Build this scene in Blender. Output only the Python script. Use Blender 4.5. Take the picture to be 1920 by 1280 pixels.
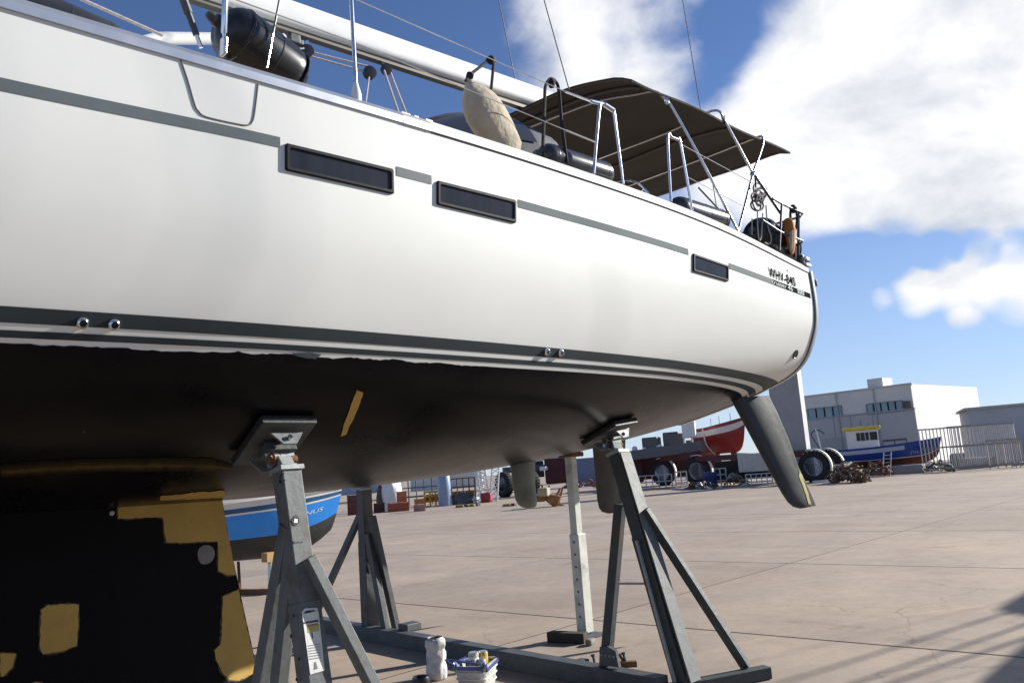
import bpy, bmesh, math, random
import numpy as np
from mathutils import Vector, Matrix
from mathutils.bvhtree import BVHTree
random.seed(7)
for o in list(bpy.data.objects): bpy.data.objects.remove(o)
scene = bpy.context.scene
COL = scene.collection
R = math.radians

# ------------------------------------------------------------------ camera
# boat axes: +X to the yacht's stern, -Y to its port side (where the photographer stands), Z up, metres
FPX, HY, SLOPE, YAW = 1560.0, 886.0, -0.074, 45.5
CAM = Vector((-8.7405, -5.815, 1.736))
_roll = math.atan(SLOPE)
_pitch = math.atan((HY - 640) * math.cos(_roll) / FPX)
_a = R(YAW)
_r0 = Vector((math.cos(_a), -math.sin(_a), 0)); _f0 = Vector((math.sin(_a), math.cos(_a), 0)); _up = Vector((0, 0, 1))
FWD = _f0 * math.cos(_pitch) + _up * math.sin(_pitch)
_u = _up * math.cos(_pitch) - _f0 * math.sin(_pitch)
RIGHT = _r0 * math.cos(-_roll) - _u * math.sin(-_roll)
UP = _u * math.cos(-_roll) + _r0 * math.sin(-_roll)
cd = bpy.data.cameras.new('camera'); cam = bpy.data.objects.new('camera', cd); COL.objects.link(cam)
cd.sensor_width = 36; cd.lens = FPX / 1920 * 36; cd.clip_start = 0.05; cd.clip_end = 3000
m = Matrix.Identity(4)
for i in range(3):
    m[i][0] = RIGHT[i]; m[i][1] = UP[i]; m[i][2] = -FWD[i]; m[i][3] = CAM[i]
cam.matrix_world = m
scene.camera = cam

def ray(px, py): return FWD + RIGHT * ((px - 960) / FPX) - UP * ((py - 640) / FPX)
def on_x(px, py, x): r = ray(px, py); return CAM + r * ((x - CAM.x) / r.x)
def on_y(px, py, y): r = ray(px, py); return CAM + r * ((y - CAM.y) / r.y)
def on_z(px, py, z=0.0): r = ray(px, py); return CAM + r * ((z - CAM.z) / r.z)
def at_d(px, py, d): return CAM + ray(px, py) * d

# ------------------------------------------------------------------ light and sky
SUN_AZ, SUN_EL = R(-22.0), R(24.0)
SUN_DIR = Vector((math.cos(SUN_EL) * math.cos(SUN_AZ), math.cos(SUN_EL) * math.sin(SUN_AZ), math.sin(SUN_EL)))
sd = bpy.data.lights.new('sun', 'SUN'); sun = bpy.data.objects.new('sun', sd); COL.objects.link(sun)
sd.energy = 5.0; sd.angle = R(0.55); sd.color = (1.0, 0.955, 0.88)
sun.rotation_euler = SUN_DIR.to_track_quat('Z', 'Y').to_euler()
sun.location = SUN_DIR * 60

world = bpy.data.worlds.new('World'); scene.world = world; world.use_nodes = True
nt = world.node_tree; nt.nodes.clear()
def N(t, **k):
    n = nt.nodes.new(t)
    for a, v in k.items(): setattr(n, a, v)
    return n
def L(a, b): nt.links.new(a, b)
def Mth(op, a, b=None, c=None, clamp=False):
    n = N('ShaderNodeMath', operation=op, use_clamp=clamp)
    for i, v in enumerate((a, b, c)):
        if v is None: continue
        if isinstance(v, (int, float)): n.inputs[i].default_value = v
        else: L(v, n.inputs[i])
    return n.outputs[0]
out = N('ShaderNodeOutputWorld'); bg = N('ShaderNodeBackground'); L(bg.outputs[0], out.inputs[0])
sky = N('ShaderNodeTexSky', sky_type='NISHITA', sun_disc=False)
sky.sun_elevation = SUN_EL; sky.sun_rotation = math.pi / 2 - SUN_AZ
sky.air_density = .8; sky.dust_density = 0.0; sky.ozone_density = 3.0; sky.altitude = 50
hs = N('ShaderNodeHueSaturation'); hs.inputs['Saturation'].default_value = 1.02; hs.inputs['Value'].default_value = 1.0
tint = N('ShaderNodeMix', data_type='RGBA', blend_type='MULTIPLY'); tint.inputs[0].default_value = 1; tint.inputs[7].default_value = (.88, .88, 1.0, 1)
L(sky.outputs[0], tint.inputs[6]); L(tint.outputs[2], hs.inputs['Color'])
tc = N('ShaderNodeTexCoord'); D = tc.outputs['Generated']
sep = N('ShaderNodeSeparateXYZ'); L(D, sep.inputs[0])
cmb = N('ShaderNodeCombineXYZ'); L(Mth('MULTIPLY', sep.outputs[0], 2.6), cmb.inputs[0]); L(Mth('MULTIPLY', sep.outputs[1], 2.6), cmb.inputs[1]); L(Mth('MULTIPLY', sep.outputs[2], 4.2), cmb.inputs[2])
def noise(scale, detail, rough, off=0.0, dist=0.0):
    n = N('ShaderNodeTexNoise'); n.inputs['Scale'].default_value = scale; n.inputs['Detail'].default_value = detail
    n.inputs['Roughness'].default_value = rough; n.inputs['Distortion'].default_value = dist
    v = N('ShaderNodeVectorMath', operation='ADD'); v.inputs[1].default_value = (off, off * 1.7, off * .3); L(cmb.outputs[0], v.inputs[0])
    L(v.outputs[0], n.inputs['Vector']); return n.outputs['Fac']
n1 = noise(1.25, 12, .58, 3.1, .3)
n2 = noise(3.4, 11, .6, 11.7, .25)
# the cloud banks that stand in the sky: (direction through photo pixel, inner and outer angular radius in degrees, weight)
BANKS = [(1120, 20, 3, 9, .42), (1010, 70, 1, 6, .30), (1190, 120, 1, 6, .32), (1720, 130, 5, 11.5, .50), (1880, 60, 5, 12.5, .48), (1560, 90, 2, 7, .26), (1500, 180, 2, 6, .24),
         (1640, 310, 3, 6.5, .36), (1850, 300, 3, 6.5, .36), (1500, 400, 1, 5, .45), (1400, 330, 1, 5, .3), (1700, 410, 1, 4, .22), (1900, 420, 1, 4, .26), (1420, 290, 1, 6, .3), (1290, 250, 1, 7, .25),
         (1760, 545, 1.0, 3.6, .75), (1860, 540, 1.5, 4.0, .75), (1690, 556, .8, 2.6, .85), (1625, 566, .4, 1.8, .8), (1910, 565, .8, 2.6, .6), (1810, 612, .3, 1.5, .5),
         (1310, 110, 1, 4.2, -.3), (1420, 20, .5, 4.0, -.22), (1250, 40, .5, 2.5, -.15), (1600, 530, 1, 4.2, -.45), (1560, 610, 2, 7, -.45), (1780, 690, 2, 6.0, -.5), (1620, 490, .5, 2.2, -.6), (1690, 484, .4, 1.8, -.7), (1760, 474, .4, 1.7, -.7), (1830, 470, .4, 1.7, -.6), (1910, 466, .4, 1.7, -.45), (1930, 640, 1, 4.5, -.4),
         (300, 30, 10, 26, -.5), (700, 30, 4, 13, -.35)]
acc = None
for px, py, ri, ro, w in BANKS:
    d = ray(px, py).normalized()
    dt = N('ShaderNodeVectorMath', operation='DOT_PRODUCT'); L(D, dt.inputs[0]); dt.inputs[1].default_value = d
    mr = N('ShaderNodeMapRange', interpolation_type='SMOOTHERSTEP')
    L(dt.outputs['Value'], mr.inputs[0]); mr.inputs[1].default_value = math.cos(R(ro)); mr.inputs[2].default_value = math.cos(R(ri)); mr.inputs[4].default_value = w
    acc = mr.outputs[0] if acc is None else Mth('ADD', acc, mr.outputs[0])
dens = Mth('ADD', Mth('ADD', Mth('MULTIPLY', n1, 2.3), Mth('MULTIPLY', n2, 1.1)), Mth('ADD', Mth('MULTIPLY', acc, 1.15), -1.9))
msk = N('ShaderNodeMapRange', interpolation_type='SMOOTHSTEP'); L(dens, msk.inputs[0]); msk.inputs[1].default_value = -.22; msk.inputs[2].default_value = .85
shade = N('ShaderNodeValToRGB')
shade.color_ramp.elements[0].position = .34; shade.color_ramp.elements[0].color = (3.9, 4.3, 5.1, 1)
shade.color_ramp.elements[1].position = .60; shade.color_ramp.elements[1].color = (7.6, 7.65, 7.8, 1)
n3 = noise(1.9, 10, .58, 23.0, .25)
L(Mth('ADD', n3, Mth('MULTIPLY', n2, .15)), shade.inputs[0])
hz = N('ShaderNodeMapRange', interpolation_type='SMOOTHSTEP'); L(sep.outputs[2], hz.inputs[0]); hz.inputs[1].default_value = .0; hz.inputs[2].default_value = .42; hz.inputs[3].default_value = .55; hz.inputs[4].default_value = .0
hzm = N('ShaderNodeMix', data_type='RGBA'); L(hz.outputs[0], hzm.inputs[0]); L(hs.outputs[0], hzm.inputs[6]); hzm.inputs[7].default_value = (3.6, 4.5, 5.9, 1)
mix = N('ShaderNodeMix', data_type='RGBA'); L(msk.outputs[0], mix.inputs[0]); L(hzm.outputs[2], mix.inputs[6]); L(shade.outputs[0], mix.inputs[7])
L(mix.outputs[2], bg.inputs[0]); bg.inputs[1].default_value = 0.08

vs = scene.view_settings; vs.view_transform = 'Standard'; vs.look = 'None'; vs.gamma = 1.0; vs.use_curve_mapping = False; vs.exposure = 0.74
scene.render.engine = 'CYCLES'

# ------------------------------------------------------------------ materials
MATS = {}
def M(name, rgb=(.5, .5, .5), rough=.5, metal=0.0, var=.12, scale=6.0, bump=0.0, bscale=None, coords='Object', dirt=None, dirt_amt=.0, spec=.5, coat=0.0, alpha=None, detail=6):
    if name in MATS: return MATS[name]
    mt = bpy.data.materials.new(name); mt.use_nodes = True; t = mt.node_tree; b = t.nodes['Principled BSDF']
    def n(ty): return t.nodes.new(ty)
    b.inputs['Roughness'].default_value = rough; b.inputs['Metallic'].default_value = metal
    b.inputs['Specular IOR Level'].default_value = spec; b.inputs['Coat Weight'].default_value = coat; b.inputs['Coat Roughness'].default_value = .06
    if coords == 'Object': vec = n('ShaderNodeTexCoord').outputs['Object']
    else: vec = n('ShaderNodeNewGeometry').outputs['Position']
    nz = n('ShaderNodeTexNoise'); nz.inputs['Scale'].default_value = scale; nz.inputs['Detail'].default_value = detail; nz.inputs['Roughness'].default_value = .6; t.links.new(vec, nz.inputs['Vector'])
    rp = n('ShaderNodeValToRGB'); rp.color_ramp.elements[0].position = .28; rp.color_ramp.elements[1].position = .72
    rp.color_ramp.elements[0].color = (*[max(0, c * (1 - var)) for c in rgb], 1); rp.color_ramp.elements[1].color = (*[min(1, c * (1 + var)) for c in rgb], 1)
    t.links.new(nz.outputs['Fac'], rp.inputs[0]); col = rp.outputs[0]
    if dirt:
        n2_ = n('ShaderNodeTexNoise'); n2_.inputs['Scale'].default_value = scale * .45; n2_.inputs['Detail'].default_value = 8; n2_.inputs['Roughness'].default_value = .68; t.links.new(vec, n2_.inputs['Vector'])
        mr = n('ShaderNodeMapRange'); mr.inputs[1].default_value = .62 - dirt_amt * .3; mr.inputs[2].default_value = .72 - dirt_amt * .2; mr.inputs[4].default_value = .85; t.links.new(n2_.outputs['Fac'], mr.inputs[0])
        mx = n('ShaderNodeMix'); mx.data_type = 'RGBA'; t.links.new(mr.outputs[0], mx.inputs[0]); t.links.new(col, mx.inputs[6]); mx.inputs[7].default_value = (*dirt, 1); col = mx.outputs[2]
    t.links.new(col, b.inputs['Base Color'])
    rm = n('ShaderNodeMapRange'); rm.inputs[3].default_value = max(.02, rough * .82); rm.inputs[4].default_value = min(1, rough * 1.18); t.links.new(nz.outputs['Fac'], rm.inputs[0]); t.links.new(rm.outputs[0], b.inputs['Roughness'])
    if bump:
        nb = n('ShaderNodeTexNoise'); nb.inputs['Scale'].default_value = bscale or scale * 4; nb.inputs['Detail'].default_value = 5; t.links.new(vec, nb.inputs['Vector'])
        bp = n('ShaderNodeBump'); bp.inputs['Strength'].default_value = bump; bp.inputs['Distance'].default_value = .02; t.links.new(nb.outputs['Fac'], bp.inputs['Height']); t.links.new(bp.outputs[0], b.inputs['Normal'])
    MATS[name] = mt; return mt

# ------------------------------------------------------------------ mesh builder
def frame(d, ref=Vector((0, 0, 1))):
    d = d.normalized()
    if abs(d.dot(ref)) > .98: ref = Vector((1, 0, 0))
    s = d.cross(ref).normalized(); u = s.cross(d).normalized()
    return d, s, u
class MB:
    def __init__(s): s.v = []; s.f = []
    def add(s, vs, fs):
        o = len(s.v); s.v += [Vector(p) for p in vs]; s.f += [[i + o for i in f] for f in fs]; return s
    def box(s, c, size, rz=0.0, taper=1.0):
        c = Vector(c); h = [x / 2 for x in size]; q = Matrix.Rotation(rz, 3, 'Z'); vs = []
        for z in (-1, 1):
            k = taper if z > 0 else 1
            for x, y in ((-1, -1), (1, -1), (1, 1), (-1, 1)): vs.append(c + q @ Vector((x * h[0] * k, y * h[1] * k, z * h[2])))
        return s.add(vs, [(3, 2, 1, 0), (4, 5, 6, 7), (0, 1, 5, 4), (1, 2, 6, 5), (2, 3, 7, 6), (3, 0, 4, 7)])
    def bar(s, p, q, w, h, ref=Vector((0, 0, 1)), w2=None, h2=None):
        p = Vector(p); q = Vector(q); d, sd_, u = frame(q - p, ref); w2 = w2 or w; h2 = h2 or h; vs = []
        for c, a, b in ((p, w, h), (q, w2, h2)):
            for x, y in ((-1, -1), (1, -1), (1, 1), (-1, 1)): vs.append(c + sd_ * (x * a / 2) + u * (y * b / 2))
        return s.add(vs, [(3, 2, 1, 0), (4, 5, 6, 7), (0, 1, 5, 4), (1, 2, 6, 5), (2, 3, 7, 6), (3, 0, 4, 7)])
    def tube(s, pts, r, n=8, closed=False, caps=True):
        pts = [Vector(p) for p in pts]; rs = r if isinstance(r, (list, tuple)) else [r] * len(pts); k = len(pts); vs = []; fs = []
        ref = Vector((0, 0, 1)); prev = None
        for i, p in enumerate(pts):
            if closed: d = pts[(i + 1) % k] - pts[i - 1]
            else: d = pts[min(i + 1, k - 1)] - pts[max(i - 1, 0)]
            d = d.normalized()
            if prev is None: _, a, b = frame(d, ref)
            else:
                a = prev - d * prev.dot(d)
                a = a.normalized() if a.length > 1e-6 else frame(d, ref)[1]
                b = a.cross(d)
            prev = a
            for j in range(n):
                t = 2 * math.pi * j / n; vs.append(p + a * (rs[i] * math.cos(t)) + b * (rs[i] * math.sin(t)))
        for i in range(k if closed else k - 1):
            i2 = (i + 1) % k
            for j in range(n): fs.append((i * n + j, i * n + (j + 1) % n, i2 * n + (j + 1) % n, i2 * n + j))
        if caps and not closed: fs.append(tuple(range(n))[::-1]); fs.append(tuple(range((k - 1) * n, k * n)))
        return s.add(vs, fs)
    def lathe(s, prof, base, axis=Vector((0, 0, 1)), n=20, wob=None):
        base = Vector(base); d, a, b = frame(Vector(axis), Vector((0, 0, 1)) if abs(Vector(axis).normalized().z) < .9 else Vector((1, 0, 0))); vs = []; fs = []
        for i, (r, h) in enumerate(prof):
            for j in range(n):
                t = 2 * math.pi * j / n; rr = r * (wob(i, t) if wob else 1); vs.append(base + d * h + a * (rr * math.cos(t)) + b * (rr * math.sin(t)))
        for i in range(len(prof) - 1):
            for j in range(n): fs.append((i * n + j, i * n + (j + 1) % n, (i + 1) * n + (j + 1) % n, (i + 1) * n + j))
        if prof[0][0] > 1e-4: fs.append(tuple(range(n))[::-1])
        if prof[-1][0] > 1e-4: fs.append(tuple(range((len(prof) - 1) * n, len(prof) * n)))
        return s.add(vs, fs)
    def prism(s, poly, vec):
        poly = [Vector(p) for p in poly]; vec = Vector(vec); k = len(poly)
        fs = [tuple(range(k))[::-1], tuple(range(k, 2 * k))] + [(i, (i + 1) % k, k + (i + 1) % k, k + i) for i in range(k)]
        return s.add(poly + [p + vec for p in poly], fs)
    def grid(s, rows, closed=False):
        n = len(rows[0]); o = [p for r in rows for p in r]; fs = []
        for i in range(len(rows) - 1):
            for j in range(n if closed else n - 1): fs.append((i * n + j, i * n + (j + 1) % n, (i + 1) * n + (j + 1) % n, (i + 1) * n + j))
        return s.add(o, fs)
    def build(s, name, mat, parent=None, smooth=False, bevel=0.0, local=False, kind=None):
        me = bpy.data.meshes.new(name); me.from_pydata([tuple(p) for p in s.v], [], s.f)
        bm = bmesh.new(); bm.from_mesh(me); bmesh.ops.remove_doubles(bm, verts=bm.verts, dist=1e-5); bmesh.ops.recalc_face_normals(bm, faces=bm.faces); bm.to_mesh(me); bm.free()
        return link(name, me, mat, parent, smooth, bevel, kind)
def link(name, me, mat, parent=None, smooth=False, bevel=0.0, kind=None):
    for mt in (mat if isinstance(mat, (list, tuple)) else [mat]): me.materials.append(mt)
    ob = bpy.data.objects.new(name, me); COL.objects.link(ob)
    if parent is not None:
        ob.parent = parent
        if parent.type == 'EMPTY': ob.location = -Vector(parent.location)
    if smooth:
        for p in me.polygons: p.use_smooth = True
        if smooth != 'all':
            me.set_sharp_from_angle(angle=R(smooth if smooth is not True else 40))
    if bevel:
        bv = ob.modifiers.new('bevel', 'BEVEL'); bv.width = bevel; bv.segments = 2; bv.limit_method = 'ANGLE'; bv.angle_limit = R(40)
    if kind: ob['kind'] = kind
    return ob
def thing(name, label, cat, loc=(0, 0, 0), group=None):
    o = bpy.data.objects.new(name, None); COL.objects.link(o); o.location = loc; o.empty_display_size = .2
    o['label'] = label; o['category'] = cat
    if group: o['group'] = group
    return o
def tag(o, label, cat, group=None):
    o['label'] = label; o['category'] = cat
    if group: o['group'] = group
    return o
def solo(mb, name, mat, label, cat, loc, group=None, **k):
    """a thing that is one mesh: origin at loc"""
    loc = Vector(loc); mb.v = [p - loc for p in mb.v]; o = mb.build(name, mat, None, **k); o.location = loc
    return tag(o, label, cat, group)
def copy_tree(o, parent=None):
    c = o.copy(); COL.objects.link(c); c.parent = parent
    for ch in [x for x in bpy.data.objects if x.parent == o]: copy_tree(ch, c)
    return c
def smoothpts(pts, n=6):
    pts = [Vector(p) for p in pts]; out_ = []
    for i in range(len(pts) - 1):
        p0 = pts[max(i - 1, 0)]; p1 = pts[i]; p2 = pts[i + 1]; p3 = pts[min(i + 2, len(pts) - 1)]
        for k in range(n):
            t = k / n; out_.append(.5 * ((2 * p1) + (p2 - p0) * t + (2 * p0 - 5 * p1 + 4 * p2 - p3) * t * t + (3 * p1 - p0 - 3 * p2 + p3) * t ** 3))
    out_.append(pts[-1]); return out_

# shared materials
WHITE = M('gelcoat_white', (.775, .785, .745), .42, 0, .03, 1.3, coat=0, spec=.22)
PAINT_W = M('white_paint', (.80, .80, .78), .35, 0, .05, 3)
STRIPE = M('grey_stripe', (.030, .040, .045), .55, 0, .1, 4, spec=.2)
STRIPE_L = M('light_grey_stripe', (.155, .185, .185), .75, 0, .1, 4, spec=.1)
ALU = M('aluminium', (.55, .57, .60), .38, .75, .08, 5)
STEEL = M('polished_steel', (.72, .73, .75), .16, 1.0, .06, 8)
BLACKR = M('black_rubber', (.012, .013, .016), .38, 0, .2, 5)
ROPE_B = M('black_rope', (.012, .012, .014), .8, 0, .2, 60, .4)
ROPE_W = M('pale_rope', (.42, .41, .38), .85, 0, .25, 60, .5)
GALV = M('galvanised_steel', (.33, .36, .355), .55, .15, .22, 9, .12, 30, dirt=(.16, .13, .10), dirt_amt=.18)
DARKSTEEL = M('dark_grey_steel', (.075, .085, .09), .55, .2, .25, 8, .15, 30, dirt=(.12, .08, .05), dirt_amt=.15)
RUST = M('rusty_steel', (.16, .075, .035), .85, 0, .4, 8, .4, 30)
# ------------------------------------------------------------------ ground
def concrete():
    mt = bpy.data.materials.new('yard_concrete'); mt.use_nodes = True; t = mt.node_tree; b = t.nodes['Principled BSDF']
    def n(ty, **k):
        x = t.nodes.new(ty)
        for a, v in k.items(): setattr(x, a, v)
        return x
    pos = n('ShaderNodeNewGeometry').outputs['Position']; oi = n('ShaderNodeObjectInfo')
    def nz(scale, det, ro, stretch=None, rot=0):
        v = pos
        if stretch:
            mp = n('ShaderNodeMapping'); mp.inputs['Scale'].default_value = stretch; mp.inputs['Rotation'].default_value = (0, 0, rot); t.links.new(v, mp.inputs[0]); v = mp.outputs[0]
        x = n('ShaderNodeTexNoise'); x.inputs['Scale'].default_value = scale; x.inputs['Detail'].default_value = det; x.inputs['Roughness'].default_value = ro; t.links.new(v, x.inputs['Vector']); return x.outputs['Fac']
    def ramp(f, stops):
        r = n('ShaderNodeValToRGB'); e = r.color_ramp.elements
        e[0].position, e[0].color = stops[0][0], (*stops[0][1], 1); e[1].position, e[1].color = stops[1][0], (*stops[1][1], 1)
        for p, c in stops[2:]: q = e.new(p); q.color = (*c, 1)
        t.links.new(f, r.inputs[0]); return r.outputs[0]
    def mul(a, bb, f=1.0):
        x = n('ShaderNodeMix', data_type='RGBA', blend_type='MULTIPLY'); x.inputs[0].default_value = f; t.links.new(a, x.inputs[6]); t.links.new(bb, x.inputs[7]); return x.outputs[2]
    base = ramp(nz(.22, 6, .6), [(.3, (.335, .252, .185)), (.7, (.425, .330, .245)), (.5, (.365, .298, .235))])
    c = mul(base, ramp(nz(1.0, 9, .68, (.55, .9, 1), .6), [(.3, (.84, .84, .87)), (.62, (1.04, 1.03, 1.01))]))
    c = mul(c, ramp(nz(1.0, 8, .72, (1.1, .35, 1), -.5), [(.32, (.80, .79, .79)), (.55, (1.03, 1.03, 1.03))]), .6)
    c = mul(c, ramp(nz(5.5, 8, .7), [(.28, (.78, .77, .76)), (.55, (1.02, 1.02, 1.02))]), .6)
    c = mul(c, ramp(nz(40, 4, .7), [(.2, (.8, .8, .8)), (.6, (1.03, 1.03, 1.03))]), .5)
    spot = n('ShaderNodeTexVoronoi'); spot.inputs['Scale'].default_value = 1.15; spot.inputs['Randomness'].default_value = 1; t.links.new(pos, spot.inputs['Vector'])
    c = mul(c, ramp(spot.outputs['Distance'], [(.018, (.45, .43, .42)), (.05, (1, 1, 1))]), .75)
    # curved scuffs left by turning wheels
    wv = n('ShaderNodeTexWave', wave_type='RINGS', rings_direction='Z', wave_profile='SAW'); wv.inputs['Scale'].default_value = .11; wv.inputs['Distortion'].default_value = 2.5; wv.inputs['Detail'].default_value = 3; wv.inputs['Detail Scale'].default_value = .7
    mp = n('ShaderNodeMapping'); mp.inputs['Location'].default_value = (3, 7, 0); t.links.new(pos, mp.inputs[0]); t.links.new(mp.outputs[0], wv.inputs['Vector'])
    c = mul(c, ramp(wv.outputs['Fac'], [(0, (1, 1, 1)), (.93, (1, 1, 1)), (.975, (1.16, 1.15, 1.13)), (1, (.95, .95, .95))]), .55)
    ck_ = n('ShaderNodeTexVoronoi', feature='DISTANCE_TO_EDGE'); ck_.inputs['Scale'].default_value = .21; ck_.inputs['Randomness'].default_value = 1
    wob_ = n('ShaderNodeVectorMath', operation='MULTIPLY_ADD'); wn = n('ShaderNodeTexNoise'); wn.inputs['Scale'].default_value = 1.3; wn.inputs['Detail'].default_value = 6; t.links.new(pos, wn.inputs['Vector']); t.links.new(wn.outputs['Color'], wob_.inputs[0]); wob_.inputs[1].default_value = (1.1, 1.1, 0); t.links.new(pos, wob_.inputs[2]); t.links.new(wob_.outputs[0], ck_.inputs['Vector'])
    crk = ramp(ck_.outputs['Distance'], [(.0012, (.72, .70, .69)), (.0035, (1, 1, 1))])
    cm = n('ShaderNodeMapRange'); cm.inputs[1].default_value = .48; cm.inputs[2].default_value = .58; t.links.new(nz(.16, 3, .5), cm.inputs[0])
    cx = n('ShaderNodeMix', data_type='RGBA', blend_type='MULTIPLY'); t.links.new(cm.outputs[0], cx.inputs[0]); t.links.new(c, cx.inputs[6]); t.links.new(crk, cx.inputs[7]); c = cx.outputs[2]
    c = mul(c, ramp(nz(.75, 10, .74), [(.30, (.60, .58, .57)), (.43, (1, 1, 1))]), .9)
    rb = n('ShaderNodeMapRange'); rb.inputs[3].default_value = .93; rb.inputs[4].default_value = 1.05; t.links.new(oi.outputs['Random'], rb.inputs[0])
    cb = n('ShaderNodeCombineColor'); [t.links.new(rb.outputs[0], cb.inputs[i]) for i in range(3)]
    c = mul(c, cb.outputs[0])
    t.links.new(c, b.inputs['Base Color'])
    rr = n('ShaderNodeMapRange'); rr.inputs[3].default_value = .55; rr.inputs[4].default_value = .85; t.links.new(nz(.5, 5, .6), rr.inputs[0]); t.links.new(rr.outputs[0], b.inputs['Roughness'])
    bp = n('ShaderNodeBump'); bp.inputs['Strength'].default_value = .25; bp.inputs['Distance'].default_value = .006; t.links.new(nz(28, 6, .7), bp.inputs['Height']); t.links.new(bp.outputs[0], b.inputs['Normal'])
    return mt
CONC = concrete()
g = MB().add([(-900, -900, -.03), (900, -900, -.03), (900, 900, -.03), (-900, 900, -.03)], [(0, 1, 2, 3)]).build('ground', CONC, kind='structure')
jf = MB().add([(-26, -26, -.004), (70, -26, -.004), (70, 70, -.004), (-26, 70, -.004)], [(0, 1, 2, 3)]).build('joint_filler', M('joint_filler', (.035, .028, .025), .9), g)
SL = 5.05; GROT = R(1.0)
sm = MB().box((0, 0, -.01), (SL - .036, SL - .036, .02)); slab_me = None
ORG = Vector((-1.15, .72, 0))
for i in range(-4, 14):
    for j in range(-4, 12):
        if slab_me is None:
            so = sm.build('slab', CONC, g); slab_me = so.data
        else:
            so = bpy.data.objects.new('slab', slab_me); COL.objects.link(so); so.parent = g
        so.location = ORG + Matrix.Rotation(GROT, 3, 'Z') @ Vector(((i + .5) * SL, (j + .5) * SL, 0)); so.rotation_euler.z = GROT

# ------------------------------------------------------------------ hull form
CTRL = [  # (distance forward of the transom, half section keel -> sheer)
 (0.0, [(0, 2.17), (.5, 2.275), (.9, 2.37), (1.2, 2.465), (1.37, 2.52), (1.53, 2.59), (1.64, 2.67), (1.735, 2.785), (1.82, 2.96), (1.87, 3.12), (1.89, 3.35), (1.88, 3.68)]),
 (2.24, [(0, 1.875), (.5, 1.94), (.95, 2.05), (1.30, 2.17), (1.49, 2.265), (1.64, 2.37), (1.755, 2.485), (1.85, 2.62), (1.935, 2.82), (1.995, 3.06), (2.03, 3.36), (2.04, 3.82)]),
 (4.48, [(0, 1.722), (.5, 1.765), (1.0, 1.87), (1.37, 1.99), (1.58, 2.10), (1.75, 2.225), (1.87, 2.36), (1.96, 2.53), (2.035, 2.76), (2.09, 3.03), (2.12, 3.36), (2.134, 3.842)]),
 (7.2, [(0, 1.70), (.48, 1.75), (.98, 1.86), (1.36, 1.99), (1.58, 2.11), (1.76, 2.245), (1.885, 2.39), (1.975, 2.56), (2.05, 2.79), (2.11, 3.06), (2.14, 3.38), (2.155, 3.81)]),
 (9.8, [(0, 1.76), (.38, 1.83), (.78, 1.95), (1.10, 2.08), (1.30, 2.20), (1.47, 2.33), (1.60, 2.47), (1.70, 2.64), (1.79, 2.86), (1.86, 3.12), (1.905, 3.43), (1.93, 3.86)]),
 (11.9, [(0, 1.98), (.16, 2.05), (.36, 2.16), (.55, 2.28), (.69, 2.39), (.81, 2.51), (.91, 2.63), (1.0, 2.78), (1.08, 2.98), (1.16, 3.22), (1.22, 3.51), (1.27, 3.93)]),
 (13.6, [(0, 2.50), (.01, 2.55), (.015, 2.6), (.02, 2.66), (.03, 2.72), (.035, 2.8), (.04, 2.9), (.05, 3.02), (.055, 3.2), (.06, 3.42), (.07, 3.68), (.08, 4.02)])]
SS = np.array([c[0] for c in CTRL]); CP = np.array([c[1] for c in CTRL])      # (7,12,2)
def hermite(xs, ys, x):
    i = int(np.clip(np.searchsorted(xs, x) - 1, 0, len(xs) - 2)); h = xs[i + 1] - xs[i]; t = (x - xs[i]) / h
    def tan(k):
        if k == 0: return (ys[1] - ys[0]) / (xs[1] - xs[0])
        if k == len(xs) - 1: return (ys[-1] - ys[-2]) / (xs[-1] - xs[-2])
        return .5 * ((ys[k + 1] - ys[k]) / (xs[k + 1] - xs[k]) + (ys[k] - ys[k - 1]) / (xs[k] - xs[k - 1]))
    return (2 * t**3 - 3 * t**2 + 1) * ys[i] + (t**3 - 2 * t**2 + t) * h * tan(i) + (-2 * t**3 + 3 * t**2) * ys[i + 1] + (t**3 - t**2) * h * tan(i + 1)
TI = np.arange(12.0); _secs = {}
def section(s):
    k = round(float(s), 4)
    if k not in _secs: _secs[k] = hermite(SS, CP, k)
    return _secs[k]
def hpt(s, t):
    p = hermite(TI, section(s), t); return float(p[0]), float(p[1])
def t_of_z(s, z):
    lo, hi = 0.0, 11.0
    for _ in range(30):
        mid = (lo + hi) / 2
        if hpt(s, mid)[1] < z: lo = mid
        else: hi = mid
    return lo
def surf(s, z, off=0.0):
    """point on the port side of the hull at s metres forward of the transom and height z, lifted off by off"""
    t = t_of_z(s, z); y, _ = hpt(s, t); p = Vector((-s, -y, z))
    if off:
        y2, z2 = hpt(s, min(t + .05, 11)); y1, z1 = hpt(s, max(t - .05, 0)); y3, _ = hpt(min(s + .05, 13.6), t); y0, _ = hpt(max(s - .05, 0), t)
        tv = Vector((0, -(y2 - y1), z2 - z1)); th = Vector((-(min(s + .05, 13.6) - max(s - .05, 0)), -(y3 - y0), 0)); nn = th.cross(tv).normalized()
        if nn.y > 0: nn = -nn
        p += nn * off
    return p
def sheer(s): return float(section(s)[11][1])
def beam(s): return float(section(s)[11][0])

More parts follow.
